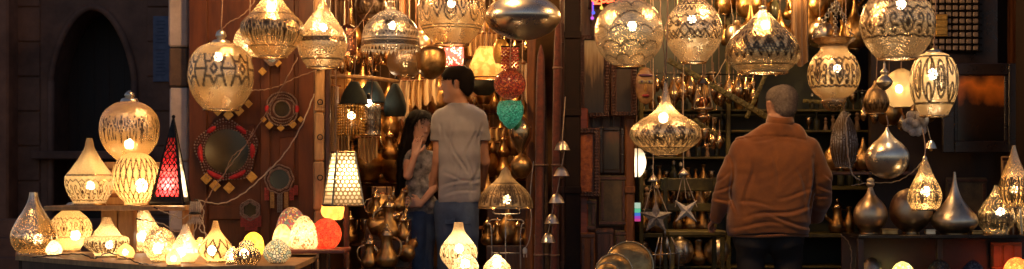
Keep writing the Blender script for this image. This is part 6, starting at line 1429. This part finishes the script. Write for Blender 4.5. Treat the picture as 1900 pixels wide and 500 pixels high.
def folds(a, f1=9, f2=21, seed=0.0, vert=True):
    def fn(X, Y, Z):
        if vert: return a*(np.sin(f1*X*2.1+2.2*np.sin(3.1*Z+seed)+seed)*.6+np.sin(f2*(X*.8+.5*Z)+1.6*np.sin(5*Y+seed))*.4)
        return a*(np.sin(f1*Z*2.4+2*np.sin(6*X+seed))*.7+np.sin(f2*(Z+.3*X)+seed)*.3)
    return fn

def creases(lst, Yc, conv):
    seg = []
    for (x0, y0, x1, y1, w_, d_) in lst:
        a, b = conv(x0, y0), conv(x1, y1); seg.append((a[0], a[2], b[0], b[2], w_, d_))
    def fn(X, Y, Z):
        wx = X+.012*np.sin(17*Z+3*X); wz = Z+.012*np.sin(15*X+5*Z); o = .0022*np.sin(31*X+7*np.sin(9*Z))*np.sin(27*Z+5*np.sin(8*X))
        back = (Y < Yc+.1)
        for (ax, az, bx_, bz, w_, d_) in seg:
            dx, dz = bx_-ax, bz-az; l2 = dx*dx+dz*dz; t = np.clip(((wx-ax)*dx+(wz-az)*dz)/l2, 0, 1)
            sd = ((wx-ax)*dz-(wz-az)*dx)/math.sqrt(l2); d = np.hypot(wx-ax-t*dx, wz-az-t*dz); e = (np.sin(np.pi*np.clip(t, .02, .98)))**.5
            o = o+back*e*(d_*np.exp(-(d/w_)**2)-.6*d_*np.exp(-((d-2.1*w_)/(1.1*w_))**2)*(sd > 0))
        return o
    return fn
def strands(o, n, ln, down=(0, 0, -1), spread=.35, w_=.0016, seed=1, wl=0):
    """thin hairs lying over the hair mesh"""
    me = o.data; rg = np.random.default_rng(seed); nv = len(me.vertices); co = np.zeros(nv*3); me.vertices.foreach_get('co', co); co = co.reshape(-1, 3)
    no = np.zeros(nv*3); me.vertices.foreach_get('normal', no); no = no.reshape(-1, 3); idx = rg.integers(0, nv, n); V = co.tolist(); Fs = [tuple(p.vertices) for p in me.polygons]
    dn = np.array(down, float)
    for i in idx:
        nn = no[i]; hz = nn*np.array([1, 1, 0]); t = dn-nn*dn.dot(nn)+rg.normal(0, spread, 3)*.35+hz*max(nn[2], 0)*1.2; t -= nn*(t.dot(nn)-.06); t /= np.linalg.norm(t)+1e-9; s_ = np.cross(t, nn); s_ /= np.linalg.norm(s_)+1e-9
        p = co[i]+nn*.001; l_ = ln*(.5+rg.random()); b = len(V); mid = p+t*l_*.55+nn*.004; V += [(p-s_*w_).tolist(), (p+s_*w_).tolist(), (mid+s_*w_*.8).tolist(), (mid-s_*w_*.8).tolist(), (p+t*l_-nn*.002).tolist()]; Fs += [(b, b+1, b+2, b+3), (b+3, b+2, b+4)]
    m2 = bpy.data.meshes.new(me.name+'_strands'); m2.from_pydata(V, [], Fs); m2.materials.append(me.materials[0]); m2.polygons.foreach_set('use_smooth', [True]*len(m2.polygons)); m2.update(); o.data = m2

# ---------------- young man in the grey T-shirt, back to the camera, head turned left
YA = 10.3; FLO = .134
S_ = YA/F
def J(px, py, dy=0.0):
    p = P(px, py, YA); p.y += dy; return tuple(p)
mn = thing('person', 'young man in a grey T-shirt and blue jeans seen from behind, head turned left', 'person', (P(850, 0, YA).x, YA, FLO))
hc = Vector(J(847, 158)); hp, hq = head_prims(hc, (-.93, .12, -.06), (-.04, 0, 1), 1.1)
ank_l, ank_r = (P(828, 0, YA).x, YA+.02, FLO+.06), (P(872, 0, YA).x, YA-.03, FLO+.06)
kl, kr = (P(829, 0, YA).x, YA-.01, FLO+.47), (P(868, 0, YA).x, YA-.03, FLO+.47)
hl_, hr_ = J(829, 392), J(864, 392)
body = hp+[(J(850, 172, .0), .058, J(852, 196, .01), .062, 1, .03),
    (J(822, 221), .042, J(884, 221), .042, .9, .03), (J(832, 245), .08, J(874, 245), .08, .7, .03), (J(837, 280), .085, J(868, 280), .085, .7, .03), (J(840, 320), .075, J(862, 320), .075, .75, .03), (J(838, 370), .08, J(862, 370), .08, .8, .03),
    (hl_, .092, kl, .058, 1, .03), (hr_, .092, kr, .058, 1, .03), (kl, .056, ank_l, .036, 1, .02), (kr, .056, ank_r, .036, 1, .02),
    (ank_l, .036, (ank_l[0]-.02, ank_l[1]+.14, FLO+.03), .032, 1, .02), (ank_r, .036, (ank_r[0]+.02, ank_r[1]+.14, FLO+.03), .032, 1, .02)]
# left arm hangs (image left), elbow slightly out, hand at hip front; right arm bent forward
e_l, w_l = J(812, 298, .02), J(800, 345, .1); e_r, w_r = J(899, 300, .05), J(893, 345, .22)
body += [(J(817, 218), .05, e_l, .039, 1, .03), (e_l, .039, w_l, .027, 1, .015), (J(888, 218), .05, e_r, .039, 1, .03), (e_r, .039, w_r, .027, 1, .015)]
hand(body, w_l, (-.25, .5, -.75), (-.4, .6, .3), .9); hand(body, w_r, (-.3, .8, -.3), (-.9, 0, .2), .7)
sdf_obj('body', SKIN, mn, body, .006, .03)
eyes(mn, hq, 1.1)
shirt = [(J(851, 196, .01), .067, J(853, 203, .01), .07, 1, .02), (J(837, 208), .057, J(871, 208), .057, 1, .04), (J(822, 219), .062, J(883, 219), .062, .95, .05), (J(829, 240), .112, J(876, 240), .112, .82, .06), (J(832, 285), .115, J(873, 285), .118, .82, .07), (J(833, 330), .106, J(870, 330), .112, .88, .07), (J(831, 366), .11, J(867, 366), .115, .9, .06),
         (J(818, 220), .064, J(812, 258, .01), .058, 1, .03), (J(887, 220), .064, J(896, 258, .015), .06, 1, .03)]
zs0 = J(0, 377)[2]; zc0 = J(0, 194)[2]
def cutshirt(X, Y, Z):
    base = np.maximum(zs0-.012*np.sin(9*X)-Z, Z-zc0-.01)
    slv = J(0, 262)[2]-Z; xl = J(818, 0)[0]; xr = J(888, 0)[0]
    out = np.minimum(np.minimum(X-xl, xr-X)*-1, 9)   # >0 outside torso columns
    o2 = np.maximum(xl-X, X-xr)
    return np.maximum(base, np.where((o2 > .012), np.minimum(slv, o2-.012), -1))
xc_ = J(850, 0)[0]; zw_ = J(0, 300)[2]
def tfold(X, Y, Z):
    dx = X-xc_; dz = Z-zw_
    a = .009*np.sin(38*(dz+.55*np.abs(dx))+3*np.sin(7*dx+1))*np.clip(.75-dz*3.2, .1, 1)
    b = .007*np.sin(30*dx+9*dz*np.sign(dx)+2*np.sin(11*dz)); c = .005*np.sin(55*(dz-dx*.6)+2)
    return a*.8+b*.7+c*.6
sdf_obj('tshirt', TSHIRT, mn, shirt, .007, .04, creases([(826, 245, 872, 330, .012, .011), (838, 225, 842, 300, .01, .006), (885, 240, 862, 300, .012, .009), (868, 290, 880, 368, .012, .009), (822, 345, 893, 330, .011, .011), (826, 362, 884, 352, .01, .01),
    (822, 322, 860, 338, .01, .009), (850, 300, 848, 368, .012, .006), (815, 232, 822, 258, .009, .008), (893, 232, 886, 258, .009, .008), (890, 305, 870, 345, .01, .008)], YA, J), cutshirt)
jeans = [(J(833, 372), .108, J(866, 372), .11, .92, .05), (hl_, .106, (kl[0], kl[1], kl[2]), .08, 1, .02), (hr_, .108, kr, .08, 1, .02), (kl, .08, (ank_l[0], ank_l[1], ank_l[2]+.02), .066, 1, .02), (kr, .08, (ank_r[0], ank_r[1], ank_r[2]+.02), .066, 1, .02), (J(836, 395, -.04), .07, J(861, 395, -.04), .07, 1, .05)]
zj = J(0, 372)[2]
sdf_obj('jeans', DENIM, mn, jeans, .008, .02, folds(.005, 8, 26, 1.2, False), lambda X, Y, Z: np.maximum(Z-zj, FLO+.05-Z))
for k, (ax_, sg) in enumerate(((836, -1), (866, 1))):
    m = MB(); c = Vector(J(ax_, 402, -.118)); m.box(c+Vector((0, .012, -.015)), (.075, .008, .085), rot=Matrix.Rotation(-.18, 3, 'X'), bev=.004); m.build('back_pocket', DENIM, mn)
for ak in (ank_l, ank_r):
    m = MB(); m.ball((ak[0], ak[1]+.06, FLO+.045), .05, 12, 8, (1, 2.7, .9)); m.build('shoe', BLACKISH, mn, smooth=True)
# short black hair: cap over the back and top of the skull
def haircap(nm, mat, t, q, S, h=.006, low=-.05, front=.062, thick=.014, rough_=.004, label=None, fr=.3):
    pr = [(q(-.04, 0, .045), (.078+thick)*S, q(.03, 0, .052), (.070+thick)*S, 1, .02), (q(-.045, 0, -.01), (.068+thick)*S, q(-.02, 0, .0), (.07+thick)*S, 1, .02)]
    c = np.array(q(0, 0, 0)); f = np.array(q(1, 0, 0))-c; f /= np.linalg.norm(f); u = np.array(q(0, 0, 1))-c; u /= np.linalg.norm(u)
    def cut(X, Y, Z):
        a = (X-c[0])*f[0]+(Y-c[1])*f[1]+(Z-c[2])*f[2]; g = (X-c[0])*u[0]+(Y-c[1])*u[1]+(Z-c[2])*u[2]
        face = a-(front*S)-np.clip(g-.06, -9, .03)*.8*0-(g-.065)*fr*(g > .065)
        side = np.where(a > .022, (.045-g)*.9, np.where(a > -.012, (.004-g)*.9, np.where(a > -.034, .03-g, np.clip(-(-a-.034)*1.5-.02, low*S, .03)-g)))
        return np.maximum(face, side)
    return sdf_obj(nm, mat, t, pr, h, .02, lambda X, Y, Z: rough_*np.sin(90*X+4*np.sin(40*Z))*np.sin(80*Y+60*Z), cut)
strands(haircap('short_hair', HAIR, mn, hq, 1.1, thick=.007, low=-.075, front=.085, rough_=.0), 7000, .02, (.35, 0, -1), seed=2)

# ---------------- young woman, long black hair, hand on her cheek
YA2 = 10.42
def K(px, py, dy=0.0):
    p = P(px-7, py, YA2); p.y += dy; return tuple(p)
wo = thing('person', 'young woman with long black hair, hand on her cheek, in a printed blouse and jeans', 'person', (P(786, 0, YA2).x, YA2, FLO))
hc = Vector(K(787, 236, .0)); hp, hq = head_prims(hc, (.5, -.82, -.3), (.12, -.1, 1), .93, .8)
al, ar = (P(775, 0, YA2).x, YA2, FLO+.06), (P(791, 0, YA2).x, YA2+.06, FLO+.06)
kl2, kr2 = (P(773, 0, YA2).x, YA2-.02, FLO+.44), (P(791, 0, YA2).x, YA2+.04, FLO+.44)
h2l, h2r = K(781, 402), K(797, 402, .05)
bd = hp+[(K(785, 252), .043, K(783, 272), .046, 1, .03), (K(764, 286), .042, K(806, 290, .06), .042, 1, .04), (K(775, 306), .075, K(796, 308, .04), .075, .85, .05), (K(779, 345), .062, K(794, 345, .03), .062, .9, .05), (K(778, 385), .08, K(797, 385, .04), .08, .9, .05),
    (h2l, .082, kl2, .052, 1, .02), (h2r, .082, kr2, .052, 1, .02), (kl2, .05, al, .032, 1, .02), (kr2, .05, ar, .032, 1, .02), (al, .032, (al[0]+.03, al[1]-.12, FLO+.03), .028, 1, .02), (ar, .032, (ar[0]+.04, ar[1]-.1, FLO+.03), .028, 1, .02)]
# her right arm: elbow at (764,322), forearm up to the cheek
el, wr = K(766, 326, -.12), K(780, 287, -.15)
bd += [(K(765, 290), .042, el, .033, 1, .02), (el, .033, wr, .023, 1, .012)]
hand(bd, wr, (.16, .05, 1), (.8, -.3, 0), .45, .0078, .9)
el2, wr2 = K(770, 345, -.06), K(770, 372, -.12)
el3 = K(812, 350, -.02); bd += [(K(806, 294, .05), .04, el3, .031, 1, .02), (el3, .031, K(790, 378, -.15), .022, 1, .012)]
hand(bd, K(790, 378, -.15), (-1, -.1, .15), (0, 0, 1), .5, .0078, .9)
sdf_obj('body', SKIN2, wo, bd, .006, .025); eyes(wo, hq, .93)
bl = [(K(785, 272), .052, K(784, 276), .052, 1, .03), (K(766, 288), .05, K(804, 292, .06), .05, 1, .04), (K(774, 308), .09, K(797, 310, .04), .088, .88, .05), (K(778, 345), .078, K(795, 345, .03), .078, .9, .05), (K(777, 384), .095, K(798, 384, .04), .095, .9, .05), (K(766, 290), .05, K(765, 306, -.03), .046, 1, .02), (K(805, 294, .05), .05, K(810, 312, .03), .046, 1, .02)]
zb0, zb1 = K(0, 268)[2], K(0, 400)[2]
sdf_obj('blouse', PRINT, wo, bl, .007, .03, folds(.004, 12, 25, .2), lambda X, Y, Z: np.maximum(Z-zb0, zb1-Z))
jn = [(K(779, 384), .088, K(797, 384, .04), .088, .92, .04), (h2l, .09, kl2, .064, 1, .015), (h2r, .09, kr2, .064, 1, .015), (kl2, .064, (al[0], al[1], al[2]+.03), .05, 1, .015), (kr2, .064, (ar[0], ar[1], ar[2]+.03), .05, 1, .015)]
sdf_obj('jeans', DENIM, wo, jn, .008, .015, folds(.004, 9, 25, 2, False), lambda X, Y, Z: Z-K(0, 392)[2])
# long hair down her back (image left)
hr = [(hq(-.035, 0, .04), .095, hq(.01, 0, .055), .082, 1, .02), (hq(-.06, .0, -.0), .085, K(766, 280, .05), .075, 1, .03), (K(766, 275, .05), .075, K(758, 330, .06), .06, 1, .03), (K(758, 325, .06), .06, K(754, 372, .04), .04, 1, .02), (K(768, 240, -.03), .045, K(756, 300, -.02), .045, 1, .03), (K(756, 300, -.02), .045, K(752, 350, 0), .03, 1, .02),
      (hq(.0, -.06, .03), .04, hq(.0, -.072, -.06), .03, 1, .02), (hq(-.01, .07, .03), .035, hq(-.02, .08, -.1), .03, 1, .02)]
cH = np.array(hq(0, 0, 0)); fH = np.array(hq(1, 0, 0))-cH; uH = np.array(hq(0, 0, 1))-cH
def cuth(X, Y, Z):
    a = (X-cH[0])*fH[0]+(Y-cH[1])*fH[1]+(Z-cH[2])*fH[2]; a = a/np.linalg.norm(fH)**1; g = ((X-cH[0])*uH[0]+(Y-cH[1])*uH[1]+(Z-cH[2])*uH[2])
    return np.where(g > .075, -1, a-.012-np.clip(g, 0, .08)*.9)
strands(sdf_obj('long_hair', HAIR, wo, hr, .007, .02, lambda X, Y, Z: .003*np.sin(60*X+3*np.sin(9*Z))*np.cos(40*Y), cuth), 5000, .07, (0, 0, -1), .2, .002, seed=3)
for ak in (al, ar):
    m = MB(); m.ball((ak[0]+.03, ak[1]-.05, FLO+.035), .04, 12, 8, (1.1, 2.4, .9)); m.build('shoe', BLACKISH, wo, smooth=True)

# ---------------- stout man in the rust jacket, back to the camera
YB2 = 9.55
def Q(px, py, dy=0.0):
    p = P(px, py, YB2); p.y += dy; return tuple(p)
om = thing('person', 'stout grey haired man in a rust fleece jacket and dark trousers seen from behind', 'person', (P(1430, 0, YB2).x, YB2, 0))
hc = Vector(Q(1451, 198, .05)); hp, hq = head_prims(hc, (-.3, .93, -.12), (.02, .05, 1), 1.2)
la_, ra_ = (P(1395, 0, YB2).x, YB2, .07), (P(1462, 0, YB2).x, YB2, .07); lk, rk_ = (P(1393, 0, YB2).x, YB2+.02, .48), (P(1464, 0, YB2).x, YB2+.02, .48); lh, rh = Q(1396, 452), Q(1456, 452)
el_, wl_ = Q(1349, 342, .02), Q(1334, 404, .12); er_, wr_ = Q(1524, 340, .0), Q(1528, 404, .2)
bo = hp+[(Q(1449, 205, .02), .066, Q(1444, 232, .0), .07, 1, .03), (Q(1390, 278), .05, Q(1490, 278), .05, 1, .03), (Q(1405, 310), .11, Q(1470, 310), .11, .75, .03), (Q(1405, 350), .12, Q(1460, 350), .12, .85, .03), (Q(1408, 400), .125, Q(1450, 400), .125, .9, .03),
    (lh, .11, lk, .07, 1, .03), (rh, .11, rk_, .07, 1, .03), (lk, .068, la_, .042, 1, .02), (rk_, .068, ra_, .042, 1, .02), (la_, .04, (la_[0]-.02, la_[1]+.14, .035), .035, 1, .02), (ra_, .04, (ra_[0]+.02, ra_[1]+.14, .035), .035, 1, .02),
    (Q(1380, 280), .045, el_, .038, 1, .02), (el_, .038, wl_, .03, 1, .015), (Q(1498, 282), .045, er_, .038, 1, .02), (er_, .038, wr_, .03, 1, .015)]
hand(bo, wl_, (-.25, .6, -.45), (.4, .5, .3), .8, .0095); hand(bo, wr_, (-.5, .8, -.2), (-.3, 0, .9), .8, .0095)
sdf_obj('body', SKIN, om, bo, .0065, .03); eyes(om, hq, 1.2)
jk = [(Q(1449, 225, .02), .08, Q(1446, 240, .0), .09, 1, .02), (Q(1420, 248), .065, Q(1474, 248), .065, 1, .03), (Q(1405, 262), .075, Q(1480, 262), .075, 1, .03), (Q(1388, 276), .08, Q(1490, 278), .08, 1, .03), (Q(1394, 305), .16, Q(1478, 305), .16, .85, .07), (Q(1396, 355), .172, Q(1466, 355), .172, .9, .08), (Q(1398, 400), .18, Q(1456, 400), .18, .95, .07), (Q(1396, 425), .178, Q(1452, 425), .178, .95, .05),
      (Q(1378, 276), .082, Q(1352, 330, .01), .077, 1, .012), (Q(1352, 330, .01), .077, Q(1342, 370, .04), .072, 1, .012), (Q(1342, 370, .04), .07, wl_, .05, 1, .02), (Q(1500, 276), .084, Q(1523, 330, .0), .08, 1, .012), (Q(1523, 330), .08, Q(1527, 372, .06), .074, 1, .012), (Q(1527, 372, .06), .07, wr_, .05, 1, .02)]
zk = Q(0, 436)[2]; zk2 = Q(0, 217)[2]; xm = Q(1425, 0)[0]
def jfold(X, Y, Z):
    dx = X-xm
    a = .013*np.sin(34*Z+8*np.sin(3.4*dx+.6)+5*dx)*np.clip((1.12-Z)*2.4, 0.08, 1)
    b = .007*np.sin(24*dx+9*(Z-1)*np.sign(dx)+1.5*np.sin(13*Z)); c = .008*np.sin(48*(Z+.5*np.abs(dx)))*(np.abs(dx) > .27)
    y = .006*(Z > Q(0, 262)[2]+.03*np.cos(6*dx))                       # shoulder yoke seam
    return a+b*.8+c-y*(np.abs(dx) < .26)
def cutj(X, Y, Z):
    inn = np.abs(X-xm) < .36
    wz = Q(0, 403)[2]
    return np.maximum(Z-zk2, np.where(inn, zk+.02*np.cos(7*(X-xm))*0-.03*np.abs(X-xm)*2+.02-Z, -1))
jc = creases([(1352, 288, 1362, 398, .014, .02), (1508, 296, 1500, 400, .014, .02), (1372, 402, 1502, 384, .012, .014), (1420, 398, 1506, 424, .012, .015), (1350, 420, 1440, 412, .011, .01), (1365, 372, 1430, 384, .012, .008), (1440, 366, 1504, 352, .011, .008),
    (1392, 300, 1376, 392, .013, .008), (1470, 310, 1496, 380, .012, .008), (1330, 352, 1356, 344, .01, .012), (1326, 366, 1352, 370, .01, .012), (1332, 334, 1350, 318, .01, .008), (1512, 346, 1540, 352, .01, .012), (1510, 368, 1538, 362, .01, .012), (1524, 322, 1540, 334, .009, .008), (1396, 262, 1440, 254, .01, .004), (1440, 254, 1490, 262, .01, .004), (1430, 280, 1436, 350, .014, .005)], YB2, Q)
yk = lambda X, Y, Z: jc(X, Y, Z)-.005*(Z > Q(0, 260)[2]+.03*np.cos(6*(X-xm)))*(np.abs(X-xm) < .26)
sdf_obj('fleece_jacket', RUST, om, jk, .007, .05, yk, cutj)
cl_ = [(Q(1449, 213, .015), .088, Q(1448, 226, .01), .1, 1, .01)]
sdf_obj('collar', RUST, om, cl_, .006, .01, None, lambda X, Y, Z: np.maximum(Z-Q(0, 213)[2]-.25*(Y-YB2-.02), Q(0, 232)[2]-Z))
m = MB(); pts = []
for i in range(33):
    a = 2*PI*i/32; pts.append((Q(1425, 0)[0]+.275*math.sin(a), YB2-.165*math.cos(a), zk-.002+.004*math.sin(3*a)))
m.tube(pts, .012, 6, False); m.build('jacket_hem', RUST, om, smooth=True)
tr_ = [(Q(1398, 425), .155, Q(1452, 425), .155, .95, .05), (lh, .14, lk, .1, 1, .02), (rh, .14, rk_, .1, 1, .02), (lk, .1, (la_[0], la_[1], .11), .08, 1, .02), (rk_, .1, (ra_[0], ra_[1], .11), .08, 1, .02)]
sdf_obj('trousers', NAVY, om, tr_, .009, .02, folds(.005, 7, 20, 0, False), lambda X, Y, Z: np.maximum(Z-Q(0, 425)[2], .05-Z))
strands(haircap('short_hair', GREYHAIR, om, hq, 1.2, thick=.003, low=-.07, front=.05, rough_=.0), 7000, .009, (0, .0, -1), .8, .0014, seed=4)
for ak in (la_, ra_):
    m = MB(); m.ball((ak[0], ak[1]+.07, .05), .055, 12, 8, (1, 2.6, .9)); m.build('shoe', BLACKISH, om, smooth=True)
for o_ in bpy.data.objects:
    if o_.parent is None and 'label' in o_ and len(o_['label'].split()) > 16: print('LONG', o_.name, '|', o_['label'])
